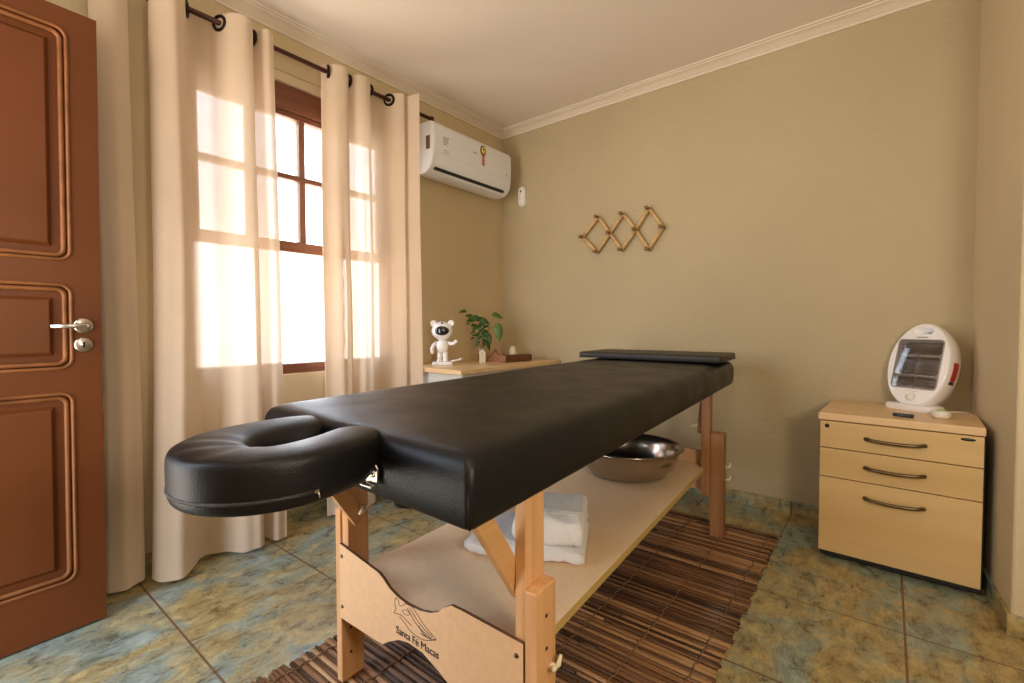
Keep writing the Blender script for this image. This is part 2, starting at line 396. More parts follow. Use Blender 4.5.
struct('floor', MB().box((XW - .3, YR - .3, -.1), (XE + .3, YB + .3, 0)), M['floor'])
struct('ceiling', MB().box((XW - .3, YR - .3, ZC), (XE + .3, YB + .3, ZC + .1)), M['ceiling'])
w = MB()
w.box((XW - .16, YR - .1, 0), (XW, WY0, ZC)); w.box((XW - .16, WY1, 0), (XW, YB + .1, ZC))
w.box((XW - .16, WY0, 0), (XW, WY1, WZ0)); w.box((XW - .16, WY0, WZ1), (XW, WY1, ZC))
struct('wall_left', w, M['left_wall_lifted'])
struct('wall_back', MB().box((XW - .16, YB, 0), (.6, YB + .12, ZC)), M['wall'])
# right wall: short, a little out of square, ends in an outer corner
w = MB().prism([(.29, YB + .02), (.328, 2.166), (.55, 2.166), (.55, YB + .02)], lambda a, b, d: (a, b, d), 0, ZC)
struct('wall_right', w, M['right_wall_lifted'], bevel=.012, seg=3)
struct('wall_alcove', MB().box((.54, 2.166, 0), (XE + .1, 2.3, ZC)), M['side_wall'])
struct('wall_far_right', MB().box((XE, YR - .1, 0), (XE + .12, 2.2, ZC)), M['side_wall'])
DX0, DX1, DZ = -2.06, -1.22, 2.06
w = MB(); w.box((XW - .1, YR - .12, 0), (DX0, YR, ZC)); w.box((DX1, YR - .12, 0), (XE + .1, YR, ZC)); w.box((DX0, YR - .12, DZ), (DX1, YR, ZC))
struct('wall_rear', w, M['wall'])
w = MB(); w.box((DX0 - .05, YR - .12, 0), (DX0, YR + .012, DZ + .05)); w.box((DX1, YR - .12, 0), (DX1 + .05, YR + .012, DZ + .05)); w.box((DX0, YR - .12, DZ), (DX1, YR + .012, DZ + .05))
struct('trim_doorway', w, M['door'], bevel=.004)

# tile skirting
def skirt(name, a, b):
    struct(name, MB().box(a, b), M['skirt'], bevel=.002)
skirt('baseboard_left', (XW, YR, 0), (XW + .009, YB, .07))
skirt('baseboard_back', (XW, YB - .009, 0), (.3, YB, .07))
s = MB().prism([(.29, YB), (.328, 2.166), (.3185, 2.157), (.2805, YB)], lambda a, b, d: (a, b, d), 0, .07)
struct('baseboard_right', s, M['skirt'])
skirt('baseboard_alcove', (.3185, 2.157, 0), (XE, 2.166, .07))

# crown moulding: stepped cove
prof = [(0, -.048), (.010, -.048), (.013, -.043), (.013, -.038), (.020, -.034), (.028, -.027), (.040, -.019), (.054, -.014), (.060, -.013), (.062, -.008), (.074, -.006), (.076, 0), (0, 0)]
def crown(name, fn, y0, y1):
    m = MB(); m.loft([[fn(a, b, d) for a, b in prof] for d in (y0, y1)], smooth=False)
    struct(name, m, M['crown'])
crown('trim_crown_left', lambda a, b, d: (XW + a, (YB - a) if d > 0 else d, ZC + b), YR, YB)
crown('trim_crown_back', lambda a, b, d: ((XW + a) if d < 0 else d, YB - a, ZC + b), XW, .30)

# ------------------------------------------------------------------ window
def build_window():
    root = bpy.data.objects.new('window_1', None); COL.objects.link(root); root.location = (-2.44, 1.277, .79); root['kind'] = 'structure'
    X0, X1 = -2.475, -2.415
    y0, y1 = WY0, WY1
    f = MB()
    f.box((X0 - .03, y0, 2.105), (X1 + .012, y1, 2.232))          # head
    f.box((X0 - .03, y0, WZ0), (X1 + .03, y1, .815))              # sill
    f.build('window_frame', M['sash'], root, bevel=.004)
    f = MB(); f.box((X0 - .03, y0, .815), (X1 + .005, y0 + .022, 2.105)); f.box((X0 - .03, y1 - .022, .815), (X1 + .005, y1, 2.105))
    f.build('window_jamb', M['sash_v'], root, bevel=.003)
    def sash(nm, xa, xb, mat_h, mat_v, dy, dz):
        g = MB()
        g.box((xa, y0 + .022, 1.39 + dz), (xb, y1 - .022, 1.445 + dz)); g.box((xa, y0 + .022, 2.078 + dz), (xb, y1 - .022, 2.105 + dz))
        g.box((xa, y0 + .022, 1.763 + dz), (xb, y1 - .022, 1.789 + dz))
        g.build(nm, mat_h, root, bevel=.003)
        g = MB()
        for yc, hw in ((1.012, .017), (1.268, .016), (1.532, .017)):
            g.box((xa + .003, yc - hw + dy, 1.445 + dz), (xb - .003, yc + hw + dy, 2.085 + dz))
        g.box((xa + .002, y0 + .022, 1.39 + dz), (xb - .002, y0 + .058, 2.105 + dz)); g.box((xa + .002, y1 - .058, 1.39 + dz), (xb - .002, y1 - .022, 2.105 + dz))
        g.build('mullion', mat_v, root, bevel=.003)
    sash('upper_sash', -2.448, -2.42, M['sash'], M['sash_v'], .006, 0)
    sash('lower_sash', -2.485, -2.455, M['old_paint'], M['old_paint'], .012, .004)
    g = MB()
    for xa in (-2.434, -2.470):
        g.box((xa - .0015, y0 + .05, 1.44), (xa + .0015, y1 - .05, 2.085))
    g.build('window_pane', M['glass'], root)
    h = MB(); h.box((-2.46, y0, 2.232), (-2.383, y1, 2.30)); h.build('lintel_plaster', M['rough_wall'], root)
    h = MB(); h.box((XW - .03, y0 - .1, .50), (XW + .004, y1 + .1, .763)); h.build('parapet_plaster', M['rough_wall'], root, bevel=.003)
build_window()

# ------------------------------------------------------------------ curtains
ROD = (-2.27, 2.31)
def smooth_path(pts, n=14):
    """centripetal-ish catmull-rom in 2D"""
    P = [Vector(p) for p in pts]; P = [P[0] * 2 - P[1]] + P + [P[-1] * 2 - P[-2]]; out = []
    for i in range(1, len(P) - 2):
        a, b, c, d = P[i - 1:i + 3]
        for k in range(n):
            t = k / n
            out.append(.5 * ((2 * b) + (c - a) * t + (2 * a - 5 * b + 4 * c - d) * t * t + (3 * b - a - 3 * c + d) * t ** 3))
    out.append(P[-2]); return out

def curtain(label, pts, rings, zt=2.345, zb=.016, seed=0, flare=.034):
    y_mid = (pts[0][0] + pts[-1][0]) / 2
    root = thing('curtain', (ROD[0], y_mid, .03), label, 'curtain', 'cream linen curtains on the wooden rod')
    path = smooth_path(pts); rows = 64; m = MB(); vs = []
    n = len(path); pmin = min(q[0] for q in path); pmax = max(q[0] for q in path)
    for r in range(rows + 1):
        h = r / rows; z = zt + (zb - zt) * h
        for i, p in enumerate(path):
            y, d = p
            k = min(1, h * 2.2)
            wob = noise.noise(Vector((y * 5.0, z * .8, seed))) * .020 * k + noise.noise(Vector((y * 14, z * 1.7, seed + 5))) * .006 * k
            wob += .007 * k * math.sin(y * 95 + seed + 1.5 * noise.noise(Vector((y * 3, z * .9, seed + 7)))) * (.4 + .6 * abs(noise.noise(Vector((y * 7, z * .5, seed)))) * 2)
            wob2 = noise.noise(Vector((y * 4.0 + 9, z * .7, seed + 2))) * .014 * k
            dd = d * (1 + .10 * math.sin(h * 2.6 + seed)) + wob + flare * h
            yy = y + wob2 + (y - y_mid) * .03 * h - max(0, flare) * 1.0 * h * (1 - (y - pmin) / (pmax - pmin))
            zz = z
            if r == rows: zz += .008 * noise.noise(Vector((y * 6, 0, seed)))
            if i == 0: yy += .003 * math.sin(z * 42)     # puckered selvedge
            yy = min(yy, 1.836)
            vs.append((max(ROD[0] + dd, XW + .012 + .002 * math.sin(i)), yy, zz))
    fs = [(r * n + i, r * n + i + 1, (r + 1) * n + i + 1, (r + 1) * n + i) for r in range(rows) for i in range(n - 1)]
    m.add(vs, fs, True)
    m.build('cloth', M['curtain'], root)
    for (y, ang) in rings:
        g = MB(); a0 = math.radians(ang)
        pts_ = []
        for k in range(24):
            a = 2 * PI * k / 24; u = .029 * math.cos(a); v = .029 * math.sin(a)
            pts_.append((ROD[0] + u * math.cos(a0), y + u * math.sin(a0), ROD[1] + v))
        g.tube(pts_, .0078, 8, closed=True); g.build('grommet', M['ring'], root)
    return root

c0 = [(.40, .020), (.412, .045), (.445, .060), (.485, .052), (.512, .022), (.520, -.02), (.506, -.045), (.46, -.055), (.43, -.05)]
c1 = [(.640, -.060), (.612, -.050), (.592, -.030), (.586, .005), (.598, .055), (.64, .092), (.685, .055), (.712, 0), (.735, -.045), (.77, -.060), (.808, -.045), (.835, 0), (.865, .055), (.905, .075), (.945, .055), (.962, .0), (.968, -.045), (.976, -.045), (.985, .0), (.995, .045), (1.018, .056), (1.045, .035)]
c2 = [(1.435, -.048), (1.38, -.045), (1.325, -.032), (1.308, -.015), (1.330, .004), (1.36, .045), (1.40, .060), (1.432, .04), (1.444, -.015), (1.452, -.03), (1.460, .0), (1.485, .045), (1.53, .060), (1.572, .030), (1.590, -.025), (1.63, -.058), (1.68, -.045), (1.717, 0), (1.748, .058), (1.772, .074), (1.788, .050), (1.796, .034), (1.803, .058), (1.811, .105), (1.824, .148), (1.832, .138)]
curtain('narrow bunched cream linen curtain hanging right beside the open brown door', c0, [(.517, 0)], seed=2.2, flare=-.01)
curtain('wide cream linen curtain hanging over the left half of the window', c1, [(.587, 0), (.712, -25), (.835, 25), (.970, 0)], seed=1.3)
curtain('cream linen curtain hanging over the right half of the window beside the air conditioner', c2, [(1.337, -20), (1.452, 0), (1.58, 10), (1.717, 25)], seed=4.1, flare=.0)

rod = thing('curtain_rod', (ROD[0], 1.2, ROD[1]), 'dark brown wooden curtain rod running above the window', 'curtain rod')
MB().tube([(ROD[0], .30, ROD[1]), (ROD[0], 2.03, ROD[1])], .0115, 14).build('pole', M['rod'], rod)
for y in (.325, .915, 1.79):
    b = MB(); b.bar((XW, y, ROD[1] - .006), (ROD[0] - .002, y, ROD[1] - .006), .018, .018); b.lathe([(.0001, -.004), (.028, -.004), (.028, .006), (.0001, .006)], (XW + .004, y, ROD[1] - .006), 16, Matrix.Rotation(PI / 2, 3, 'Y'), False)
    b.build('bracket', M['rod'], rod)
for y, sg in ((.30, -1), (2.03, 1)):
    MB().lathe([(.0115, 0), (.018, .006), (.019, .014), (.013, .022), (.0001, .026)], (ROD[0], y, ROD[1]), 14, Matrix.Rotation(-sg * PI / 2, 3, 'X')).build('finial', M['rod'], rod)

# ------------------------------------------------------------------ open door leaf
def build_door():
    a = math.radians(3.0); e = Vector((-2.085, .392, .008)); du = Vector((math.sin(a), -math.cos(a), 0)); nn = Vector((math.cos(a), math.sin(a), 0))
    W, H, T = .83, 2.018, .036
    root = bpy.data.objects.new('door_1', None); COL.objects.link(root); root.location = e; root['kind'] = 'structure'
    P = lambda u, z, d: e + du * (u + .020 * (1 - z / 2.018)) + nn * d + Vector((0, 0, z))       # d = 0 room face, negative towards the wall
    def bx(m, u0, z0, d0, u1, z1, d1): m.box((u0, z0, d0), (u1, z1, d1), lambda x, y, z: P(x, y, z))
    s0 = .082
    rows = [(.17, .775), (.868, 1.126), (1.218, 1.945)]
    m = MB(); bx(m, 0, 0, -T, s0, H, 0); bx(m, W - s0, 0, -T, W, H, 0)
    zs = [0] + [v for r in rows for v in r] + [H]
    for i in range(0, len(zs), 2): bx(m, s0, zs[i], -T, W - s0, zs[i + 1], 0)
    m.build('leaf', M['door'], root)
    for z0, z1 in rows:
        p = MB(); bx(p, s0, z0, -.028, W - s0, z1, -.014)            # recessed board
        u0, u1 = s0 + .035, W - s0 - .035; i1 = .03
        vs = [P(u, z, d) for (uu0, uu1, zz0, zz1, d) in ((u0, u1, z0 + .035, z1 - .035, -.014), (u0 + i1 * .35, u1 - i1 * .35, z0 + .046, z1 - .046, -.002)) for u, z in ((uu0, zz0), (uu1, zz0), (uu1, zz1), (uu0, zz1))]
        p.add(vs, [(0, 1, 5, 4), (1, 2, 6, 5), (2, 3, 7, 6), (3, 0, 4, 7), (4, 5, 6, 7)])
        p.build('door_panel', M['door'], root, bevel=.002)
        g = MB(); outl = rrect(W - 2 * s0 + .012, z1 - z0 + .012, .03, 4); cu, cz = W / 2, (z0 + z1) / 2
        g.tube([P(cu + x, cz + y, -.001) for x, y in outl], .0055, 8, closed=True)
        outl = rrect(W - 2 * s0 - .016, z1 - z0 - .016, .022, 4)
        g.tube([P(cu + x, cz + y, -.009) for x, y in outl], .0075, 8, closed=True)
        g.build('moulding', M['door_worn'], root)
    R = Matrix((nn.cross(Vector((0, 0, 1))), Vector((0, 0, 1)), nn)).transposed()
    h = MB(); uh = .048
    h.lathe([(.0001, 0), (.0255, 0), (.0255, .004), (.021, .008), (.0001, .009)], P(uh, 1.0, 0), 28, R)
    h.tube([P(uh, 1.0, .005), P(uh, 1.0, .030), P(uh, 1.0, .038), P(uh + .008, 1.0, .043), P(uh + .03, .999, .043), P(uh + .085, .998, .040)], [.010, .009, .009, .009, .008, .0065], 12)
    h.build('door_handle', M['steel'], root)
    k = MB(); k.lathe([(.0001, 0), (.0245, 0), (.0245, .003), (.02, .007), (.0001, .008)], P(uh, .937, 0), 28, R); k.build('escutcheon', M['steel'], root)
    k = MB(); k.box((uh - .003, .928, .006), (uh + .003, .946, .0095), lambda x, y, z: P(x, y, z)); k.build('keyhole', M['dark'], root)
    for z in (.25, 1.0, 1.75):
        k = MB(); k.tube([P(W + .002, z - .04, -.004), P(W + .002, z + .04, -.004)], .006, 8); k.build('hinge', M['steel'], root)
build_door()

# ------------------------------------------------------------------ massage table
def tb(u, y, z): return Vector((-.468 - .0673 * (y - .488) - u, y, z))
table = thing('massage_table', tb(.35, 1.53, 0), 'long black padded massage table on wooden legs in the middle of the room', 'massage table')

def build_table():
    # --- padded bed
    Yn, Yf, Wd = .488, 2.567, .702
    def ring(ins, z, r=.014, crown=0):
        pts = []; r = max(r, .006)
        u0, u1, y0, y1 = ins, Wd - ins, Yn + ins, Yf - ins
        for cu, cy, a0 in ((u0 + r, y0 + r, PI), (u1 - r, y0 + r, 1.5 * PI), (u1 - r, y1 - r, 0), (u0 + r, y1 - r, .5 * PI)):
            for k in range(7):
                a = a0 + PI / 2 * k / 6; uu = cu + r * math.cos(a); yy = cy + r * math.sin(a)
                pts.append(tb(uu, yy + (.022 * uu / .702 * (1 if cy < 1.5 else 0)), z + .008 * (yy - Yn) / 2))
        return pts
    m = MB()
    m.loft([ring(.05, .699), ring(.008, .699), ring(.003, .701), ring(0, .706), ring(-.004, .735), ring(-.004, .765), ring(-.002, .786), ring(.002, .797, .014), ring(.008, .806, .016), ring(.018, .812, .022), ring(.035, .8155, .03), ring(.08, .818, .045), ring(.2, .820, .06)])
    m.build('padded_top', M['leather'], table)
    for u, y in ((.003, Yn + .003), (Wd - .003, Yn + .024)):
        g = MB(); g.tube([tb(u, y, .703), tb(u - .002, y - .003, .74), tb(u, y, .775), tb(u + (.004 if u < .3 else -.004), y + .004, .790)], [.0022, .0028, .0028, .0035], 8)
        g.build('corner_seam', M['piping'], table)
    # wooden frame under the pad
    f = MB(); f.box((.045, .53, .682), (.655, .55, .700), tb)
    # --- legs
    def leg(name, u0, u1, y0, y1, z0, z1, mat): return MB().box((u0, y0, z0), (u1, y1, z1), tb).build(name, mat, table, bevel=.003)
    def foot_leg(u0, u1, y0, y1, mat, near):
        o = leg('leg', u0, u1, y0, y1, .0112, .498, mat)
        uo = u0 if u0 < .3 else u1; sg = -1 if u0 < .3 else 1
        dots = [(uo, 0, .44), (uo, 0, .375)] + ([(u0, -.008, .155), (u0, -.008, .085)] if u0 > .3 else [])
        for uu, dy, z in dots:
            h = MB(); h.lathe([(.0001, -.001), (.0042, -.001), (.0042, .0006), (.0001, .0006)], tb(uu, (y0 + y1) / 2 + dy, z), 10, Matrix.Rotation(PI / 2, 3, 'Y'), False)
            h.build('bolt_hole', M['dark'], o)
        for z in (.335, .275):
            k = MB(); yk = (y0 + y1) / 2 + (.012 if near else .02)
            p = tb(uo + sg * .007, yk, z)
            k.lathe([(.007, -.007), (.0075, 0), (.006, .007)], p, 12, Matrix.Rotation(PI / 2, 3, 'Y'))
            for q in (-1, 1):
                c = p + Vector((-sg * .006, 0, 0)); k.tube([c, c + Vector((-sg * .003, q * .008, .005)), c + Vector((-sg * .005, q * .013, .010 * q + .012))], [.005, .0055, .003], 8)
            k.build('wing_knob', M['knob'], o)
        return o
    foot_leg(.022, .050, .703, .778, M['beech'], True); foot_leg(.684, .709, .703, .778, M['beech'], True)
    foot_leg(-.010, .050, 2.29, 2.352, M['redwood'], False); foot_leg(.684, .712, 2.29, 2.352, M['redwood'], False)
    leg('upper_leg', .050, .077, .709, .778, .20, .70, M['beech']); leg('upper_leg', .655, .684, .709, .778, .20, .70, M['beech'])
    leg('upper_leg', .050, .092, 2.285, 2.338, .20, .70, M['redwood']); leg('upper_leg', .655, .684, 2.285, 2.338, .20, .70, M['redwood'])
    # --- braces with wing nuts
    def brace(u, ya, za, yb, zb, mat, sg):
        m = MB(); m.bar(tb(u, ya, za), tb(u, yb, zb), .018, .042, up=(0, 1, 0)); o = m.build('brace', mat, table, bevel=.002)
        k = MB(); p = tb(u + sg * .016, ya + (.0 if ya < 1 else 0), za + .035)
        k.lathe([(.008, -.010), (.009, 0), (.006, .010)], p, 12, Matrix.Rotation(PI / 2, 3, 'Y'))
        for q in (-1, 1):
            c = p + Vector((-sg * .008, 0, 0)); k.tube([c, c + Vector((-sg * .006, q * .011, .001)), c + Vector((-sg * .009, q * .024, q * .006))], [.006, .0062, .0035], 8)
        k.build('wing_nut', M['knob'], o)
    brace(.087, .742, .470, .585, .700, M['beech_d'], 1); brace(.645, .742, .470, .585, .700, M['beech_d'], -1)
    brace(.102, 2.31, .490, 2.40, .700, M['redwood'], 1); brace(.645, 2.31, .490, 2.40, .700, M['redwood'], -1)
    f = MB(); f.box((.05, .555, .678), (.655, .585, .6995), tb); f.build('cross_rail', M['beech_d'], table, bevel=.002)
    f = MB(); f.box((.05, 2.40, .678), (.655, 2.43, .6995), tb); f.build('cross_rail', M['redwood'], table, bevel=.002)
    # --- shelf
    m = MB(); m.box((.078, .724, .306), (.654, 2.345, .330), tb); sh = m.build('shelf', M['shelf'], table, bevel=.0015)
    me = sh.data; me.materials.append(M['shelf_edge'])
    for p in me.polygons:
        if abs(p.normal.z) < .5: p.material_index = 1
    # --- end panels with scalloped cut-outs
    def outline():
        """u from 0 (left outer end) to 1 (right end)"""
        top = [(0, .405), (.30, .385)]
        top = [(0, .407), (.28, .383)]
        top += [(.31, .374), (.35, .358), (.40, .348), (.46, .343), (.53, .346), (.585, .354), (.625, .366), (.655, .383)]
        top += [(.69, .396), (.74, .397), (1, .394)]
        bot = [(1, .196), (.82, .205), (.74, .206), (.69, .213), (.62, .232), (.54, .250), (.46, .252), (.40, .243), (.34, .222), (.30, .205), (.24, .203), (0, .200)]
        return top, bot
    top, bot = outline(); uL, uR = .684, .051
    def panel(name, y0, y1):
        m = MB(); poly = [(uL + (uR - uL) * a, z) for a, z in (top + bot)]
        m.prism(poly, lambda a, b, d: tb(a, d, b) if False else Vector((tb(a, .70 if y0 < 1 else 2.36, 0).x, d, b)), y0, y1)
        o = m.build(name, M['mdf'], table)
        o.data.materials.append(M['mdf_dark'])
        for p in o.data.polygons:
            if abs(p.normal.y) < .5: p.material_index = 1
        return o
    pn = panel('end_panel', .700, .708); panel('end_panel', 2.352, 2.360)
    X = lambda t: tb(uL + (uR - uL) * t, .70, 0).x
    for t, z in ((.018, .375), (.018, .235), (.975, .365)):
        h = MB(); h.lathe([(.0001, 0), (.005, 0), (.0045, .002), (.0001, .003)], (X(t), .700, z), 12, Matrix.Rotation(PI / 2, 3, 'X'))
        h.build('screw', M['screw'], pn)
    # burnt-in hand drawing and maker's name
    g = MB()
    def strokes(pts, r=.0008):
        pp = smooth_path(pts, 6); g.tube([(x, .6998, z) for x, z in pp], r, 6)
    x0, z0, sx, sz = X(.375), .292, .150, .055
    S = lambda pts: [(x0 + a * sx, z0 + b * sz) for a, b in pts]
    strokes(S([(.05, .95), (.03, .65), (.06, .45), (.0, .22), (.10, .28), (.20, .30), (.32, .22), (.45, .12)]))
    strokes(S([(.05, .95), (.12, .92), (.14, .75), (.20, .72), (.30, .92), (.42, .98), (.50, .90)]))
    strokes(S([(.22, .55), (.30, .65), (.40, .62), (.36, .48), (.26, .45), (.22, .55)]), .0007)
    strokes(S([(.50, .90), (.60, .72), (.72, .50), (.86, .32), (1.0, .18), (.96, .08), (.80, .02), (.66, .02)]))
    strokes(S([(.40, .85), (.52, .62), (.64, .42), (.78, .26), (.93, .16)]))
    strokes(S([(.34, .78), (.46, .52), (.56, .32), (.70, .18), (.90, .08)]), .0009)
    strokes(S([(.15, .20), (.28, .05), (.40, -.12), (.55, -.20), (.72, -.18), (.88, -.02), (1.0, .16)]))
    strokes(S([(.62, .30), (.70, .10), (.86, .02)]), .0009)
    g.build('hand_logo', M['ink'], pn)
    cu = bpy.data.curves.new('lettering', 'FONT'); cu.body = 'Santa Fé Macas'; cu.size = .0245; cu.extrude = .0006; cu.space_character = .95
    to = bpy.data.objects.new('lettering', cu); COL.objects.link(to)
    dg = bpy.context.evaluated_depsgraph_get(); me = bpy.data.meshes.new_from_object(to.evaluated_get(dg)); bpy.data.objects.remove(to)
    xs = [v.co.x for v in me.vertices]; wdt = max(xs) - min(xs); k = .150 / wdt
    for v in me.vertices:
        v.co = Vector((X(.39) + (v.co.x - min(xs)) * k, .6995 - v.co.z, .259 + v.co.y * 1.05)) - table.location
    me.materials.clear(); me.materials.append(M['ink'])
    to = bpy.data.objects.new('lettering', me); COL.objects.link(to); to.parent = pn
    # --- face cradle: U-shaped cushion opening towards the bed
    cx = -.828
    path = []
    for y, q in ((.496, .066), (.484, .071), (.458, .083), (.42, .093), (.385, .096)): path.append((cx - q, y))
    for k in range(1, 16):
        a = PI + PI * k / 16; path.append((cx + .096 * math.cos(a), .370 + .098 * math.sin(a)))
    for y, q in ((.385, .096), (.42, .093), (.458, .083), (.484, .071), (.496, .066)): path.append((cx + q, y))
    P = [Vector((x + (.496 - y) * .18, y)) for x, y in path]; n = len(P)
    rings = []
    for i in range(n):
        t = (P[min(i + 1, n - 1)] - P[max(i - 1, 0)]).normalized(); nr = Vector((t.y, -t.x))    # outward side of the U
        end = min(i, n - 1 - i); sc = [.62, .86, 1, 1][end] if end < 4 else 1
        hs = [.50, .72, .92, 1][end] if end < 4 else 1
        mid = abs(i - (n - 1) / 2) / ((n - 1) / 2)
        hw = .059 * sc
        # cross-section: a = across (outwards +), b = height
        sec = [(1.0, .30), (1.03, .10), (1.02, .55), (1.0, .78), (.90, .93), (.62, 1.03), (.2, 1.05), (-.3, 1.03), (-.72, .95), (-.93, .80), (-.98, .5), (-.95, .18), (-.85, .03), (-.4, 0), (.3, 0), (.82, 0), (.96, .05)]
        sec = [(1.0, .12), (1.03, .28), (1.015, .31), (1.03, .36), (1.035, .70), (1.02, .88), (.96, .965), (.78, 1.01), (.50, 1.04), (.2, 1.05), (-.3, 1.03), (-.70, .95), (-.90, .80), (-.97, .5), (-.93, .18), (-.82, .03), (-.4, 0), (.3, 0), (.80, 0), (.94, .04)]
        rg = []
        for a, b in sec:
            q = P[i] + nr * (a * hw); wr = 0
            if b > .9 and a < .8 and mid < .45: wr = .007 * math.sin(i * 2.6 + a * 2) * (1 - mid * 2)
            zz = .739 + .079 * (1 - (1 - b) * hs) + wr
            rg.append(Vector((q.x, q.y, zz)))
        rings.append(rg)
    m = MB(); m.loft(rings); ck = m.build('face_cradle', M['leather'], table, subsurf=1)
    z = MB(); pts = []
    for i in range(3, n - 5):
        t = (P[min(i + 1, n - 1)] - P[max(i - 1, 0)]).normalized(); nr = Vector((t.y, -t.x)); q = P[i] + nr * .0585; pts.append((q.x, q.y, .7605))
    z.tube(pts, .003, 6); z.build('zipper', M['zipm'], ck)
    sm = MB(); sm.tube([(q_.x, q_.y, .8105) for q_ in [P[i] + Vector(((P[min(i + 1, n - 1)] - P[max(i - 1, 0)]).normalized().y, -(P[min(i + 1, n - 1)] - P[max(i - 1, 0)]).normalized().x)) * .0535 for i in range(3, n - 3)]], .0016, 6); sm.build('edge_seam', M['piping'], ck)
    e = Vector(pts[-1]); z = MB(); z.bar(e + Vector((.001, -.003, 0)), e + Vector((.001, .004, 0)), .004, .005); z.tube([e + Vector((.003, .003, -.002)), e + Vector((.004, .004, -.010))], .0012, 6)
    z.build('zipper_pull', M['steel'], ck)
    # metal clip that carries the cradle
    for xx in (cx + .142, cx - .118):
        b = MB(); b.box((xx - .030, .470, .724), (xx + .002, .4855, .728)); b.prism([(xx - .028, .728), (xx + .004, .732), (xx + .006, .756), (xx - .002, .764), (xx - .028, .764)], lambda a, b_, d: (a, d, b_), .4815, .4850)
        b.lathe([(.0001, 0), (.0048, 0), (.004, .003), (.0001, .004)], (xx - .006, .4815, .744), 12, Matrix.Rotation(PI / 2, 3, 'X'))
        tag(b.build('bracket', M['steel'], table, bevel=.001), 'shiny metal clip')
    for xx in (cx + .07, cx - .07): MB().tube([(xx, .40, .735), (xx, .53, .735)], .006, 8).build('support_rod', M['steel'], table)
build_table()

def build_pad():
    root = thing('flat_cushion', tb(.35, 2.40, .832), 'thin flat black cushion lying across the far end of the massage table', 'cushion')
    y0 = lambda u: 2.235 + .0 * u
    def ring(ins, z, rr=.012):
        pts = []; u0, u1, ya, yb = ins - .006, .724 - ins, 2.225 + ins, 2.595 - ins
        for cu, cy, a0 in ((u0 + rr, ya + rr, PI), (u1 - rr, ya + rr, 1.5 * PI), (u1 - rr, yb - rr, 0), (u0 + rr, yb - rr, .5 * PI)):
            for k in range(5):
                a = a0 + PI / 2 * k / 4; u = cu + rr * math.cos(a); y = cy + rr * math.sin(a)
                sag = .004 * math.sin(u / .7 * PI)
                pts.append(tb(u, y, z - .0 * sag))
        return pts
    m = MB(); m.loft([ring(.01, .8335), ring(.002, .834), ring(0, .838), ring(0, .857), ring(.002, .8615), ring(.010, .8645), ring(.04, .866)])
    m.build('cover', M['pad'], root)
    g = MB(); g.tube([p for p in ring(-.0005, .8355)], .0022, 6, closed=True); g.build('welt', M['piping'], root)
    # low foot strip that keeps it off the crowned pad
    f = MB(); f.box((.10, 2.27, .8292), (.60, 2.54, .8334), tb); f.build('backing_board', M['black'], root, bevel=.002)
build_pad()

# ------------------------------------------------------------------ towel and basin on the shelf
def build_towel():
    a = math.radians(26); e = Vector((-.648, 1.128, .330)); du = Vector((-math.cos(a), -math.sin(a), 0)); dv = Vector((-math.sin(a), math.cos(a), 0))
    root = thing('folded_towel', e + du * .16 + dv * .12, 'white folded terry towel on the shelf under the massage table', 'towel')
    def slab(u0, u1, v0, v1, z0, z1, rad, sd):
        nu, nv = 44, 34; rings = []
        hh = (z1 - z0); m = MB(); vs = []; fs = []
        # closed rounded slab: profile around the v axis, swept along u
        K = 40
        for i in range(nu + 1):
            u = u0 + (u1 - u0) * i / nu
            ee = min(i, nu - i); sh = [0.55, .82, .95][ee] if ee < 3 else 1
            ring = []
            for k in range(K):
                t = 2 * PI * k / K; c, s_ = math.cos(t), math.sin(t)
                # superellipse
                cv = math.copysign(abs(c) ** .32, c); sv = math.copysign(abs(s_) ** .55, s_)
                v = (v0 + v1) / 2 + (v1 - v0) / 2 * cv * (1 - (1 - sh) * .06); z = (z0 + z1) / 2 + hh / 2 * sv * sh
                p = Vector((u, v, z))
                dd = noise.noise(p * 16 + Vector((sd, 0, 0))) * .0060 + noise.noise(p * 60 + Vector((sd, 3, 0))) * .0030
                z2 = z + dd * (1 if z > z0 + .006 else .2)
                v2 = v + dd * (1 if abs(cv) > .9 else .2)
                ring.append(e + du * (u + (dd if ee == 0 else 0)) + dv * v2 + Vector((0, 0, max(z2, z0) - .33)))
            rings.append(ring)
        m.loft(rings); return m
    slab(0, .345, 0, .26, .3303, .372, .02, 1).build('lower_fold', M['towel'], root)
    slab(.002, .205, .006, .25, .371, .460, .02, 8).build('upper_fold', M['towel'], root)
    b = MB(); Q = lambda u, v, z: e + du * u + dv * v + Vector((0, 0, z - .33))
    for v in (.040, .052, .060):
        b.tube([Q(.012 + .176 * k / 20, v, .4610 + .0012 * noise.noise(Vector((k * .7, v, 2)))) for k in range(21)], .0016, 6)
    b.build('woven_border', M['towel'], root)
build_towel()

def build_basin():
    c = Vector((-.912, 1.985, .3305))
    root = thing('metal_basin', c, 'round stainless steel basin on the far half of the table shelf', 'basin')
    out = [(.0001, 0), (.10, 0), (.135, .003), (.165, .016), (.192, .042), (.208, .075), (.216, .112), (.232, .117), (.2365, .1195), (.237, .1225), (.2345, .1245), (.226, .1235), (.213, .119), (.205, .078), (.189, .046), (.162, .020), (.132, .008), (.10, .0045), (.0001, .004)]
    out = [(r * 1.02, z * 1.1) for r, z in out]; m = MB(); m.lathe(out, c, 72); m.build('bowl', M['basin'], root)
build_basin()

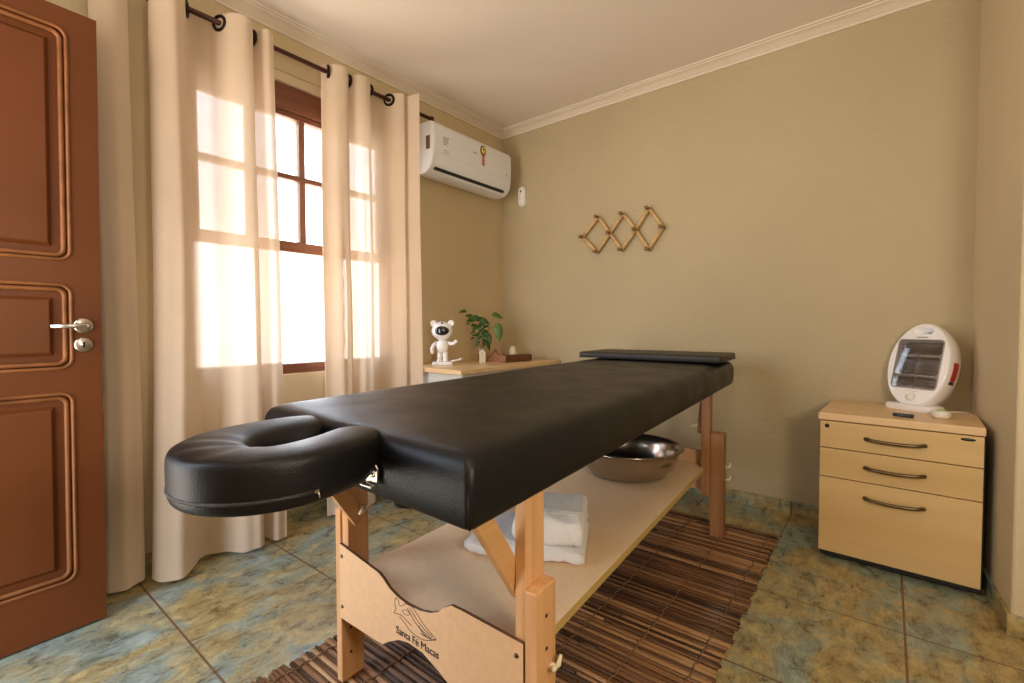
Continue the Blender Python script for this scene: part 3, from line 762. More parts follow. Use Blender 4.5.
# ------------------------------------------------------------------ stick mat under the table
def build_mat():
    root = thing('stick_mat', (-.87, 1.5, 0), 'brown slatted wooden stick mat on the tiles under the massage table', 'mat')
    m = MB(); y = .12; x0, x1 = -1.372, -.385; k = 0
    while y < 2.50:
        w_ = random.uniform(.011, .026)
        nseg = random.choice((1, 1, 1, 2)); cuts = [x0 + random.uniform(-.007, .007)] + ([random.uniform(-1.15, -.6)] if nseg == 2 else []) + [x1 + random.uniform(-.006, .007) + .018 * (2.5 - y)]
        for i in range(nseg):
            m.cur = random.random() ** 1.25 * .85 + .08
            xa, xb = cuts[i], cuts[i + 1] - (.004 if i < nseg - 1 else 0)
            r = w_ / 2; h = random.uniform(.004, .008); rings = []
            ph = random.uniform(0, 6); sk = random.uniform(-.006, .006)
            for t in range(9):
                x = xa + (xb - xa) * t / 8; yy = y + r + .0022 * math.sin(t * .9 + ph) + sk * (t / 8 - .5) + .10 * (x + .87) * 0
                rr = r * (.92 + .12 * math.sin(t * 1.7 + ph))
                rings.append([(x, yy - rr, .0015), (x, yy - rr * .8, h * .75 + .002), (x, yy, h + .003), (x, yy + rr * .8, h * .75 + .002), (x, yy + rr, .0015)])
            m.loft(rings, smooth=True)
        y += w_ + random.uniform(-.001, .0015)
    m.build('sticks', M['stick'], root)
    bd = MB()
    bd.box((x0 + .02, .14, .0006), (x1 - .02, 2.48, .0018)); bd.build('backing', M['cord'], root)
    g = MB()
    for x in (-1.325, -1.12, -.945, -.77, -.59, -.42):
        pts = []; yy = .12
        while yy < 2.50:
            pts.append((x + .003 * math.sin(yy * 90), yy, .0112 + .002 * math.sin(yy * 160))); yy += .008
        g.tube(pts, .0021, 5)
    g.build('binding_cord', M['cord'], root)
build_mat()

# ------------------------------------------------------------------ pedestal cabinet
def build_cabinet():
    x0, x1, yf, yb_ = -.220, .285, 2.392, 2.80
    root = thing('drawer_cabinet', ((x0 + x1) / 2, 2.6, 0), 'pale maple pedestal cabinet with three drawers beside the right wall', 'cabinet'); root.rotation_euler.z = math.radians(-2.2)
    MB().box((x0 + .006, yf + .019, .010), (x1 + .004, yb_ - .01, .596)).build('body', M['blackbody'], root, bevel=.002)  # black carcass; right side widened to stand in for the shaded wall gap
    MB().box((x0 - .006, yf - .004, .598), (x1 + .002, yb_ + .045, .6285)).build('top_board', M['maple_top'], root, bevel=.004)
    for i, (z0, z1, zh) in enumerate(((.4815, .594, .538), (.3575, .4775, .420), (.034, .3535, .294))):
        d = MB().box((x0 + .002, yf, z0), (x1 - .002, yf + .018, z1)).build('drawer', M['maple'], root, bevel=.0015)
        h = MB(); xa, xb = -.060, .122
        pts = [(xa, yf - .006, zh), (xa + .004, yf - .014, zh + .001)] + [(xa + (xb - xa) * t / 10, yf - .020 - .010 * math.sin(PI * t / 10), zh - .004 * math.sin(PI * t / 10)) for t in range(1, 10)] + [(xb - .004, yf - .014, zh + .001), (xb, yf - .006, zh)]
        h.tube(pts, [.0075, .0075] + [.0068] * 9 + [.0075, .0075], 10)
        for x in (xa, xb): h.lathe([(.0055, 0), (.0055, .009), (.007, .011)], (x, yf + .0005, zh), 12, Matrix.Rotation(PI / 2, 3, 'X'))
        h.build('handle', M['bronze'], d)
        if i == 0:
            k = MB(); R = Matrix.Rotation(PI / 2, 3, 'X'); k.lathe([(.0001, 0), (.0085, 0), (.0085, .002), (.0001, .003)], (-.193, yf, .574), 20, R); k.build('lock', M['black'], d)
            k = MB(); k.lathe([(.0001, 0), (.021, 0), (.020, .002), (.0001, .0022)], (.240, yf, .580), 28, R @ Matrix.Diagonal((1, .27, 1))); k.build('oval_badge', M['black'], d)
    for x in (x0 + .05, x1 - .05):
        for y in (yf + .08, yb_ - .07):
            w_ = MB(); w_.lathe([(.0001, -.010), (.011, -.010), (.0145, 0), (.011, .010), (.0001, .010)], (x, y, .015), 16, Matrix.Rotation(PI / 2, 3, 'Y')); w_.build('caster', M['black'], root)
    root.location.x += .008
build_cabinet()

# ------------------------------------------------------------------ halogen heater
def build_heater():
    zt = .6285; yaw = math.radians(-33); c = Vector((.098, 2.715, zt)); tilt = math.radians(15)
    root = thing('electric_heater', c, 'white oval halogen heater tilted back on top of the drawer cabinet', 'heater')
    Rz = Matrix.Rotation(yaw, 3, 'Z'); Rt = Matrix.Rotation(-tilt, 3, 'X')
    # local: x right, -y front, z up
    W = lambda p: c + Rz @ Vector(p)
    piv = Vector((0, .005, .014))
    H = lambda p: c + Rz @ (piv + Rt @ Vector(p))
    # base
    b = MB(); base = rrect(.195, .105, .03, 4)
    b.loft([[W((x, y, z)) for x, y in [(px * s_, py * s_) for px, py in base]] for z, s_ in ((0, .98), (.003, 1), (.020, 1), (.026, .94), (.028, .75))])
    b.build('base', M['white_gloss'], root)
    # head outline: egg
    def egg(s_=1.0, n=44):
        pts = []
        for k in range(n):
            a = 2 * PI * k / n; x = math.cos(a); z = math.sin(a)
            w_ = .118 * (abs(x) ** .86) * (1 if x > 0 else -1) * (1 - .20 * max(0, z) ** 2 * 0.9)
            zz = .184 + .186 * (abs(z) ** .92) * (1 if z > 0 else -1)
            pts.append((w_ * s_, .184 + (zz - .184) * s_))
        return pts
    E1 = egg()
    # openings: handle slot and glass front
    slot = [(x, z + .333) for x, z in rrect(.076, .028, .0139, 6)]
    win = [(-.080, .270), (.080, .270), (.083, .262), (.083, .075), (.078, .066), (-.078, .066), (-.083, .075), (-.083, .262)]
    win = [(x, z + .184) for x, z in rrect(.174, .218, .014, 4)]
    bm = bmesh.new()
    def loop(pts, y):
        vs = [bm.verts.new((x, y, z)) for x, z in pts]; return vs, [bm.edges.new((vs[i], vs[(i + 1) % len(vs)])) for i in range(len(vs))]
    yF, yB_ = -.040, .050
    o1, e1 = loop(egg(.965), yF); s1, es1 = loop(slot, yF); w1, ew1 = loop(win, yF)
    bmesh.ops.triangle_fill(bm, use_beauty=True, edges=e1 + es1 + ew1)
    def bridge(A, B):
        n = len(A)
        for i in range(n): bm.faces.new((A[i], A[(i + 1) % n], B[(i + 1) % n], B[i])).smooth = True
    o2, _ = loop(E1, yF + .010); o2b, _ = loop(egg(1.01), 0.005); o3, _ = loop(egg(.99), yB_ - .012); o4, e4 = loop(egg(.86), yB_ + .01)
    bridge(o1, o2); bridge(o2, o2b); bridge(o2b, o3); bridge(o3, o4)
    s2, es2 = loop(slot, yB_ + .01); bridge(s1, s2)
    w2, ew2 = loop(win, yF + .050); bridge(w1, w2); bm.faces.new(w2)
    bmesh.ops.triangle_fill(bm, use_beauty=True, edges=e4 + es2)
    bmesh.ops.recalc_face_normals(bm, faces=bm.faces)
    for v in bm.verts: v.co = H(v.co) - c
    me = bpy.data.meshes.new('housing'); bm.to_mesh(me); bm.free(); me.materials.append(M['white_gloss'])
    ho = bpy.data.objects.new('housing', me); COL.objects.link(ho); ho.parent = root
    q = MB(); q.prism([(x * .985, .184 + (z - .184) * .985) for x, z in win], lambda a, b_, d: H((a, d, b_)), yF + .044, yF + .048); q.build('reflector', M['reflector'], root)
    for z0 in (.135, .225):     # curved trough behind each tube
        q = MB(); vs = []
        for s_ in (-.084, .084):
            for k in range(9):
                t = PI * k / 8; vs.append(H((s_, yF + .042 - .020 * abs(math.cos(t)) , z0 - .040 * math.cos(t))))
        q.add(vs, [(k, k + 1, k + 10, k + 9) for k in range(8)], True); q.build('trough', M['reflector'], root)
        q = MB(); q.tube([H((-.077, yF + .022, z0)), H((.077, yF + .022, z0))], .0055, 12); q.build('heating_tube', M['tube'], root)
        for s_ in (-1, 1):
            q = MB(); q.tube([H((s_ * .079, yF + .022, z0)), H((s_ * .066, yF + .022, z0))], .009, 12); q.build('tube_holder', M['white'], root)
    q = MB()
    for k in range(1, 10):
        x = -.083 + .166 * k / 10
        if k in (5,): q.tube([H((x, yF + .006, .078)), H((x, yF + .006, .290))], .0015, 6)
    for k in range(1, 12):
        z = .078 + .212 * k / 12; q.tube([H((-.083, yF + .006, z)), H((.083, yF + .006, z))], .0010, 6)
    q.build('guard_grille', M['mesh'], root)
    q = MB(); q.prism([(x * .99, .184 + (z - .184) * .99) for x, z in win], lambda a, b_, d: H((a, d, b_)), yF + .0005, yF + .002); q.build('front_glass', M['smoke'], root)
    fr = MB(); fr.tube([H((x, yF, z)) for x, z in win], .003, 8, closed=True); fr.build('window_rim', M['grey'], root)
    kx = MB(); Rk = Rz @ Rt @ Matrix.Rotation(PI / 2, 3, 'X'); kx.lathe([(.0001, .0), (.017, .0), (.0165, .010), (.014, .013), (.0001, .0135)], H((.002, yF + .002, .036)), 28, Rk); kb = kx.build('knob', M['white'], root)
    kx = MB(); kx.bar(H((.002, yF - .0125, .026)), H((.002, yF - .0125, .046)), .005, .004, up=(0, -1, 0)); kx.build('pointer_ridge', M['white_warm'], kb)
    t = MB(); t.box((-.022, yF - .0012, .3020), (.022, yF + .001, .3070), lambda x, y, z: H((x, y, z))); t.build('badge_print', M['grey'], root)
    t = MB(); t.box((-.024, yF - .0010, .0610), (.024, yF + .001, .0622), lambda x, y, z: H((x, y, z))); t.build('scale_print', M['grey'], root)
    # red label on the side
    lab = MB(); ring1 = []; 
    def side(zz, off):      # point on the right-hand rim at height zz
        a = math.asin(max(-1, min(1, (zz - .184) / .186))); x = .118 * (math.cos(a) ** .86) * (1 - .18 * max(0, math.sin(a)) ** 2); return x * 1.012 + off
    for (za, zb_, mat, nm) in ((.125, .205, 'red', 'warning_label'), (.110, .123, 'black', 'rating_label')):
        lab = MB(); n_ = 8; vs = []
        for k in range(n_ + 1):
            zz = za + (zb_ - za) * k / n_
            for yy in (-.012, .016): vs.append(H((side(zz, .0022), yy, zz)))
        for k in range(n_ + 1):
            zz = za + (zb_ - za) * k / n_
            for yy in (-.012, .016): vs.append(H((side(zz, -.002), yy, zz)))
        m0 = 2 * (n_ + 1); fs = []
        for k in range(n_): fs += [(2 * k, 2 * k + 1, 2 * k + 3, 2 * k + 2), (m0 + 2 * k, m0 + 2 * k + 2, m0 + 2 * k + 3, m0 + 2 * k + 1), (2 * k, 2 * k + 2, m0 + 2 * k + 2, m0 + 2 * k), (2 * k + 1, m0 + 2 * k + 1, m0 + 2 * k + 3, 2 * k + 3)]
        lab.add(vs, fs); lab.build(nm, M[mat], root)
    # cable across the cabinet top, hanging down its right side
    cb = MB(); pts = [W((.05, .050, .012)), Vector((.19, 2.700, zt + .004)), Vector((.225, 2.715, zt + .004)), Vector((.255, 2.725, zt + .004)), Vector((.272, 2.70, zt + .004)), Vector((.276, 2.64, zt + .004))]
    pp = smooth_path([tuple(p) for p in pts], 8); cb.tube(pp, .0030, 8); cb.build('power_cable', M['white_warm'], root)
build_heater()

def build_small_cabinet_items():
    zt = .6285
    r = thing('remote_control', (.058, 2.485, zt), 'small black remote lying on the cabinet in front of the heater', 'remote control')
    a = math.radians(-14); R = Matrix.Rotation(a, 3, 'Z'); c = Vector((.058, 2.485, zt))
    m = MB(); o = rrect(.066, .036, .010, 4); m.loft([[c + R @ Vector((x * s_, y * s_, z)) for x, y in o] for z, s_ in ((0, .96), (.002, 1), (.010, 1), (.013, .93))]); m.build('case', M['black'], r)
    b = MB()
    for i in range(4): b.lathe([(.003, 0), (.003, .0012), (.0001, .0016)], c + R @ Vector((-.022 + i * .013, .006, .0128)), 10)
    for i in range(3): b.lathe([(.0022, 0), (.0022, .0010), (.0001, .0014)], c + R @ Vector((-.016 + i * .013, -.006, .0128)), 10)
    b.build('buttons', M['white'], r)
    p = thing('white_soap_dish', (.176, 2.545, zt), 'small round white plastic box with pale green top beside the black remote', 'box')
    c = Vector((.176, 2.545, zt)); D = Matrix.Diagonal((.78, 1.0, 1))
    m = MB(); m.lathe([(.0001, 0), (.030, 0), (.037, .004), (.040, .012), (.039, .017)], c, 32, D); m.build('bottom_shell', M['white_warm'], p)
    m = MB(); m.lathe([(.0392, .0175), (.038, .022), (.030, .0275), (.016, .030), (.0001, .0305)], c, 32, D); m.build('lid', M['white'], p)
    m = MB(); m.lathe([(.0001, .0300), (.018, .0298), (.020, .0300), (.0195, .0312), (.0001, .0318)], c, 24, D); m.build('green_disc', M['green'], p)
build_small_cabinet_items()

# ------------------------------------------------------------------ desk by the back wall
ZD = .76
def build_desk():
    x1, y0 = -1.828, 1.842; xb = XW + .012
    root = thing('side_desk', ((XW + x1) / 2, 2.34, 0), 'low maple-topped white desk in the corner under the air conditioner', 'desk')
    MB().box((xb, y0, ZD - .026), (x1, YB - .012, ZD)).build('desk_top', M['maple_top'], root, bevel=.003)
    MB().box((xb + .02, y0 + .03, .06), (x1 - .02, y0 + .05, ZD - .027)).build('side_panel', M['offwhite'], root, bevel=.002)
    MB().box((xb + .02, YB - .06, .06), (x1 - .02, YB - .04, ZD - .027)).build('side_panel', M['offwhite'], root, bevel=.002)
    MB().box((xb + .02, y0 + .051, .06), (xb + .035, YB - .061, ZD - .027)).build('back_panel', M['offwhite'], root)
    MB().box((xb + .04, y0 + .051, .10), (x1 - .04, YB - .061, .118)).build('bottom_board', M['offwhite'], root)
    ym = (y0 + YB) / 2
    for ya, yb2 in ((y0 + .053, ym - .002), (ym + .002, YB - .063)):
        d = MB().box((x1 - .038, ya, .08), (x1 - .021, yb2, ZD - .03)).build('door_front', M['offwhite'], root, bevel=.002)
        yk = yb2 - .05 if ya < ym - .1 else ya + .05
        h = MB(); h.tube([(x1 - .021, yk, .45), (x1 - .002, yk, .45), (x1 - .002, yk, .55), (x1 - .021, yk, .55)], .004, 8); h.build('pull_handle', M['steel'], d)
    for x in (xb + .06, x1 - .06):
        for y in (y0 + .06, YB - .09):
            f = MB(); f.lathe([(.016, 0), (.014, .059)], (x, y, .0), 14); f.build('foot', M['black'], root)
build_desk()

def build_astronaut():
    SC = 1.12
    c = Vector((-2.178, 2.035, ZD)); f = Matrix.Rotation(math.radians(42), 3, 'Z')       # faces the camera
    root = thing('astronaut_lamp', c, 'small white astronaut bear figure with dark visor on the corner desk', 'figurine')
    P = lambda x, y, z: c + f @ Vector((x, y, z))       # -y is the front
    b = MB(); o = rrect(.115, .075, .018, 4); b.loft([[P(x * s_, y * s_, z) for x, y in o] for z, s_ in ((.0005, .97), (.004, 1), (.016, 1), (.020, .95))]); b.build('base', M['white_gloss'], root)
    t = MB(); t.tube([P(.045, .0, .022), P(.085, .015, .028), P(.105, .015, .036)], [.005, .005, .009], 10); t.build('lever', M['white_gloss'], root)
    # body as one surface
    bd = MB()
    bd.lathe([(.0001, .070), (.026, .074), (.033, .092), (.035, .112), (.030, .132), (.020, .142), (.0001, .144)], P(0, 0, 0), 22, f)
    for s_ in (-1, 1):
        bd.tube([P(s_ * .012, 0, .088), P(s_ * .015, -.002, .055), P(s_ * .016, -.004, .030), P(s_ * .016, -.010, .021)], [.017, .015, .014, .016], 12)
        bd.ball(P(s_ * .017, -.010, .028), .016, 1, 1.3, .6, 12, f)
    bd.build('body', M['white_gloss'], root)
    a = MB(); a.tube([P(-.030, 0, .128), P(-.050, -.004, .112), P(-.058, -.006, .092), P(-.055, -.012, .078)], [.011, .012, .011, .010], 10); a.ball(P(-.055, -.014, .074), .011); a.build('arm', M['white_gloss'], root)
    a = MB(); a.tube([P(.030, 0, .128), P(.048, -.010, .120), P(.062, -.016, .122), P(.072, -.018, .130)], [.011, .011, .010, .009], 10); a.ball(P(.075, -.018, .133), .011); a.build('arm', M['white_gloss'], root)
    k = MB(); k.loft([[P(x, y + .040, z + .105) for x, z in rrect(.052 * s_, .060 * s_, .012, 3)] for y, s_ in ((-.012, 1), (.008, 1), (.013, .85))]); k.build('backpack', M['white_gloss'], root)
    h = MB(); hc = P(0, 0, .192); h.ball(hc, .056, 1.08, .95, .95, 24, f); hd = h.build('head', M['white_gloss'], root)
    for s_ in (-1, 1):
        e = MB(); e.lathe([(.0001, -.009), (.016, -.008), (.019, 0), (.016, .008), (.010, .006), (.0001, .005)], P(s_ * .048, 0, .234), 20, f @ Matrix.Rotation(PI / 2, 3, 'X')); e.build('ear', M['white_gloss'], hd)
    v = MB(); vs = []; fs = []; nu, nv = 14, 10
    D = lambda az, el, r: hc + f @ Vector((r * 1.08 * math.sin(az) * math.cos(el), -r * .95 * math.cos(az) * math.cos(el), r * .95 * math.sin(el)))
    rings = []
    for q in (1.0, .9, .6, .3, .05):
        rings.append([D(.74 * q * math.cos(2 * PI * k_ / 28) * (1 - .0 * 1), .02 + .52 * q * math.sin(2 * PI * k_ / 28), .0585 if q < .99 else .0545) for k_ in range(28)])
    v.loft(rings, caps=(False, True)); v.build('visor', M['visor'], hd)
    n_ = MB(); n_.ball(D(0, .95, .057), .006, 1, 1, 1, 10); n_.build('sensor_button', M['black'], hd)
    root.scale = (SC, SC, SC)
build_astronaut()

def build_plant():
    c = Vector((-2.160, 2.372, ZD))
    root = thing('potted_plant', c, 'green cutting in a slim glass jar of water on the corner desk', 'plant')
    g = MB(); g.lathe([(.0001, .0005), (.023, .0005), (.025, .004), (.025, .098), (.024, .1), (.0225, .098), (.0225, .006), (.0001, .004)], c, 28); g.build('glass_jar', M['glass'], root)
    w_ = MB(); w_.lathe([(.0001, .0065), (.0218, .0065), (.0218, .062), (.0001, .062)], c, 24); w_.build('water', M['water'], root)
    r = MB()
    for k in range(14):
        a = random.uniform(0, 6.28); q = random.uniform(.004, .015); p0 = c + Vector((0, 0, .075))
        r.tube([p0, c + Vector((q * .6 * math.cos(a), q * .6 * math.sin(a), .05)), c + Vector((q * math.cos(a + .5), q * math.sin(a + .5), .03)), c + Vector((q * math.cos(a + 1), q * math.sin(a + 1), random.uniform(.009, .02)))], [.003, .0025, .002, .0012], 6)
    r.build('roots', M['root'], root)
    view = Vector((-c.x, -c.y, 0)).normalized(); rt = Vector((view.y * -1, view.x, 0)); rt = Vector((-view.y, view.x, 0))
    # image right direction seen from the camera
    rt = Vector((.80, .60, 0)).normalized()
    Q = lambda a, h, d=0: c + rt * a + Vector((0, 0, h)) + view * d
    leaves = [(-.115, .345, .055, 175, 'leaf'), (-.075, .315, .06, 160, 'leaf'), (-.035, .300, .085, 165, 'leaf'), (.012, .285, .085, -15, 'leaf'), (-.085, .262, .03, 150, 'leaf'), (-.020, .235, .07, 185, 'leaf'), (.030, .240, .05, 30, 'leaf'),
              (-.050, .205, .04, 200, 'leaf'), (.020, .185, .06, -35, 'leaf'), (-.005, .165, .05, 215, 'leaf'), (.055, .170, .065, -70, 'leaf'), (-.055, .165, .03, 190, 'leaf'), (.035, .140, .05, -60, 'leaf'), (.100, .318, .080, -8, 'leaf_l'), (.118, .225, .115, -80, 'leaf_l'), (-.060, .285, .065, 170, 'leaf'), (-.010, .290, .07, 20, 'leaf'), (-.040, .245, .06, 150, 'leaf'), (.008, .215, .065, 200, 'leaf'), (.028, .205, .06, -20, 'leaf'), (-.028, .185, .055, 170, 'leaf'), (.002, .255, .07, 40, 'leaf'), (.045, .120, .06, -65, 'leaf'), (.015, .145, .055, -80, 'leaf'), (-.022, .130, .045, 230, 'leaf')]
    st = MB(); joints = []
    st.tube([Q(0, .03), Q(-.010, .12), Q(-.035, .20), Q(-.060, .27), Q(-.105, .335)], [.003, .003, .0025, .002, .0015], 6)
    st.tube([Q(.002, .03), Q(.010, .13), Q(.035, .19), Q(.062, .26), Q(.092, .312)], [.003, .003, .0024, .002, .0015], 6)
    st.tube([Q(.035, .19), Q(.065, .235), Q(.095, .245), Q(.118, .228)], [.002, .002, .0018, .0014], 6)
    st.tube([Q(-.010, .12), Q(-.012, .20), Q(-.01, .27)], [.0025, .002, .0015], 6)
    st.build('stem', M['stem'], root)
    for (a, h, ln, ang, mt) in leaves:
        m = MB(); ar = math.radians(ang); d = rt * math.cos(ar) + Vector((0, 0, math.sin(ar))); tiltv = random.uniform(-.5, .5)
        nrm = (view * .75 + Vector((0, 0, .6)) + rt * tiltv).normalized(); sd = d.cross(nrm).normalized()
        p0 = Q(a, h, random.uniform(-.03, .03)) - d * ln * .35; nn_ = 8; up = []; dn = []; mid = []
        for k in range(nn_ + 1):
            t = k / nn_; w_ = ln * .27 * math.sin(PI * min(1, t ** .75)) ** .9 * (1 if t < 1 else 0); bend = -Vector((0, 0, 1)) * ln * .22 * t * t
            mid.append(p0 + d * ln * t + bend); up.append(mid[-1] + sd * w_ + nrm * w_ * .35); dn.append(mid[-1] - sd * w_ + nrm * w_ * .35)
        vs = mid + up + dn; n1 = nn_ + 1; fs = []
        for k in range(nn_): fs += [(k, k + 1, n1 + k + 1, n1 + k), (k + 1, k, 2 * n1 + k, 2 * n1 + k + 1)]
        m.add(vs, fs, True); o = m.build('leaf', M[mt], root)
        so = o.modifiers.new('thick', 'SOLIDIFY'); so.thickness = .0008
build_plant()

def build_desk_items():
    # little house-shaped card
    c = Vector((-2.098, 2.318, ZD)); ax = Vector((.80, .60, 0)).normalized(); nr = Vector((.60, -.80, 0)).normalized()
    r = thing('house_card', c, 'small pale house-shaped plaque standing against the glass jar', 'plaque')
    F = lambda a, b, d: c + ax * a + Vector((0, 0, b)) + nr * d
    MB().prism([(-.021, .0005), (.021, .0005), (.021, .070), (.0, .094), (-.021, .070)], F, -.006, .006).build('plate', M['tagc'], r, bevel=.001)
    m = MB(); m.tube([F(-.007, .064, .0062), F(0, .072, .0062), F(.007, .064, .0062), F(0, .054, .0062), F(-.007, .064, .0062)], .0010, 5); m.tube([F(-.006, .045, .0062), F(.006, .045, .0062)], .0009, 5)
    m.build('engraved_mark', M['house'], r)
    # little dark gabled roof
    c2 = Vector((-2.125, 2.470, ZD)); ax2 = Vector((.80, .60, 0)).normalized(); nr2 = Vector((.60, -.80, 0)).normalized()
    r = thing('wooden_house', c2, 'small dark wooden gabled house ornament behind the long walnut box', 'ornament')
    G = lambda a, b, d: c2 + ax2 * a + Vector((0, 0, b)) + nr2 * d
    MB().prism([(-.052, .0005), (.052, .0005), (.052, .012), (.006, .072), (-.052, .012)], G, -.02, .018).build('gable', M['pinkwood'], r)
    m = MB(); m.prism([(-.064, .0005), (-.052, .0005), (.006, .073), (.052, .014), (.062, .014), (.006, .088)], G, -.026, .026); m.build('roof', M['house'], r, bevel=.001)
    # walnut box
    a0 = Vector((-1.990, 2.420, ZD)); b0 = Vector((-1.945, 2.665, ZD)); d = (b0 - a0).normalized(); s_ = Vector((-d.y, d.x, 0)); L_ = (b0 - a0).length
    r = thing('walnut_box', (a0 + b0) / 2 + s_ * .0, 'long dark walnut box lying on the desk beside the massage table', 'box')
    B = lambda x, y, z: a0 + d * x + s_ * y + Vector((0, 0, z))
    m = MB(); o = [(y + .035, z + .0245) for y, z in rrect(.07, .048, .010, 4)]
    m.loft([[B(x, y, z) for y, z in o] for x in (.012, L_)], smooth=False); m.build('box_body', M['walnut'], r, bevel=.001)
    m = MB(); m.loft([[B(x, .035 + (y - .035) * .93, .0245 + (z - .0245) * .93) for y, z in o] for x in (0, .0118)], smooth=False); m.build('end_cap', M['pinkwood'], r)
    # cream cone
    c3 = Vector((-2.115, 2.665, ZD)); r = MB(); r.lathe([(.0001, .0005), (.028, .0005), (.030, .006), (.029, .045), (.026, .072), (.018, .092), (.008, .100), (.0001, .101)], c3, 28)
    o = r.build('wax_candle', M['salt']); tag(o, 'small rounded cream candle standing behind the walnut box', 'candle')
build_desk_items()

# ------------------------------------------------------------------ air conditioner
def build_ac():
    y0, y1 = 1.952, 2.712
    root = thing('air_conditioner', (-2.27, 2.33, 1.96), 'white split air conditioner high on the window wall beside the curtain', 'air conditioner')
    # section in (x depth from wall, z)
    sec = [(0, 1.985), (.05, 1.952), (.10, 1.948), (.150, 1.956), (.178, 1.972), (.196, 1.996), (.206, 2.03), (.212, 2.10), (.212, 2.18), (.209, 2.225), (.200, 2.246), (.180, 2.255), (.08, 2.258), (0, 2.258)]
    m = MB(); rings = []
    for y, s_ in ((y0, .955), (y0 + .003, .985), (y0 + .010, 1.0), (y1 - .010, 1.0), (y1 - .003, .985), (y1, .955)):
        rings.append([(XW + .0005 + max(0, (a - 0)) * s_, y, 2.105 + (z - 2.105) * s_) for a, z in sec])
    m.loft(rings, smooth=False); m.build('housing', M['acwhite'], root, bevel=.002)
    m = MB(); fr = [(.2135, 2.065), (.2145, 2.10), (.2145, 2.18), (.2115, 2.226), (.205, 2.243)]
    m.loft([[(XW + a, y, z) for a, z in fr] + [(XW + a - .004, y, z) for a, z in reversed(fr)] for y in (y0 + .012, y1 - .012)], smooth=False)
    fp = m.build('front_panel', M['acwhite'], root, bevel=.001)
    m = MB(); fl = [(.2105, 2.060), (.2085, 2.035), (.202, 2.010), (.190, 1.990)]
    m.loft([[(XW + a, y, z) for a, z in fl] + [(XW + a - .006, y, z) for a, z in reversed(fl)] for y in (y0 + .05, y1 - .05)], smooth=False)
    m.build('air_flap', M['acwhite'], root, bevel=.001)
    m = MB(); m.box((XW + .158, y0 + .035, 1.968), (XW + .188, y1 - .06, 1.984)); m.build('outlet_slot', M['dark'], root)
    m = MB(); m.box((XW + .03, y0 - .0005, 2.10), (XW + .165, y0 + .006, 2.17)); 
    # label on the end face near the curtain
    m = MB(); m.box((XW + .150, y0 - .0012, 2.085), (XW + .185, y0 + .004, 2.165)); tag(m.build('side_label', M['house'], root), 'dark brown label')
    # award ribbon sticker
    Rx = Matrix.Rotation(PI / 2, 3, 'Y'); yc, zc = 2.400, 2.178
    X1 = XW + .2148
    m = MB(); m.lathe([(.0001, 0), (.022, 0), (.022, .0008), (.0001, .001)], (X1, yc, zc + .01), 24, Rx @ Matrix.Diagonal((1.6, 1.25, 1))); s1 = m.build('rosette_sticker', M['purple'], fp)
    m = MB(); m.lathe([(.0001, .0005), (.0155, .0005), (.0155, .0016), (.0001, .0018)], (X1, yc + .004, zc + .014), 24, Rx @ Matrix.Diagonal((1.6, 1.2, 1))); m.build('rosette_face', M['yellow'], s1)
    m = MB(); m.lathe([(.0001, .0015), (.006, .0015), (.006, .0022), (.0001, .0024)], (X1, yc + .002, zc + .020), 16, Rx); m.build('rosette_centre', M['purple'], s1)
    m = MB(); m.prism([(-.012, -.006), (.012, -.006), (.013, -.085), (.006, -.076), (0, -.086), (-.006, -.076), (-.013, -.085)], lambda a, b, d: (X1 + d, yc + a + .002, zc + b - .005), 0, .0009); m.build('ribbon_tail', M['red'], s1)
    m = MB()
    for k in range(4): m.box((X1, yc - .009, zc - .03 - k * .014), (X1 + .0014, yc + .013, zc - .034 - k * .014))
    m.build('ribbon_text', M['tagc'], s1)
    # small grey printing
    m = MB()
    for i, zz in enumerate((2.165, 2.152, 2.139, 2.126)): m.box((X1 - .0004, 2.035, zz), (X1 + .0006, 2.035 + (.048, .040, .044, .030)[i], zz + .006))
    for i, zz in enumerate((2.075, 2.088)): 
        for q in range(3): m.box((X1 - .0004, 2.038 + q * .016, zz), (X1 + .0006, 2.047 + q * .016, zz + .005))
    for q in range(6): m.box((X1 - .0004, 2.305 + q * .0065, 2.150), (X1 + .0006, 2.3095 + q * .0065, 2.158))
    m.box((X1 - .0004, 2.640, 2.088), (X1 + .0006, 2.662, 2.094))
    m.build('printed_marks', M['grey'], fp)
build_ac()

# ------------------------------------------------------------------ wall sensor
def build_sensor():
    c = Vector((-2.163, YB, 1.975)); root = thing('motion_sensor', c, 'small white motion sensor on the back wall just below the air conditioner', 'sensor')
    b = MB(); o = rrect(.062, .150, .027, 6)
    b.loft([[c + Vector((x * s_, -y, z * s_)) for x, z in o] for y, s_ in ((0, .96), (.004, 1), (.022, 1), (.034, .88), (.038, .70))]); b.build('case', M['white'], root)
    m = MB(); m.loft([[c + Vector((x * s_, -y, z * s_ - .004)) for x, z in rrect(.026, .056, .012, 5)] for y, s_ in ((.037, 1), (.041, .9), (.043, .6))]); m.build('lens', M['tube'], root)
    m = MB(); m.lathe([(.0001, 0), (.0075, 0), (.006, .003), (.0001, .004)], c + Vector((0, -.038, .036)), 14, Matrix.Rotation(PI / 2, 3, 'X')); m.build('dark_window', M['black'], root)
    # wall bracket
    MB().box((c.x - .020, YB - .004, 1.93), (c.x + .020, YB, 2.02)).build('wall_plate', M['white_warm'], root)
build_sensor()

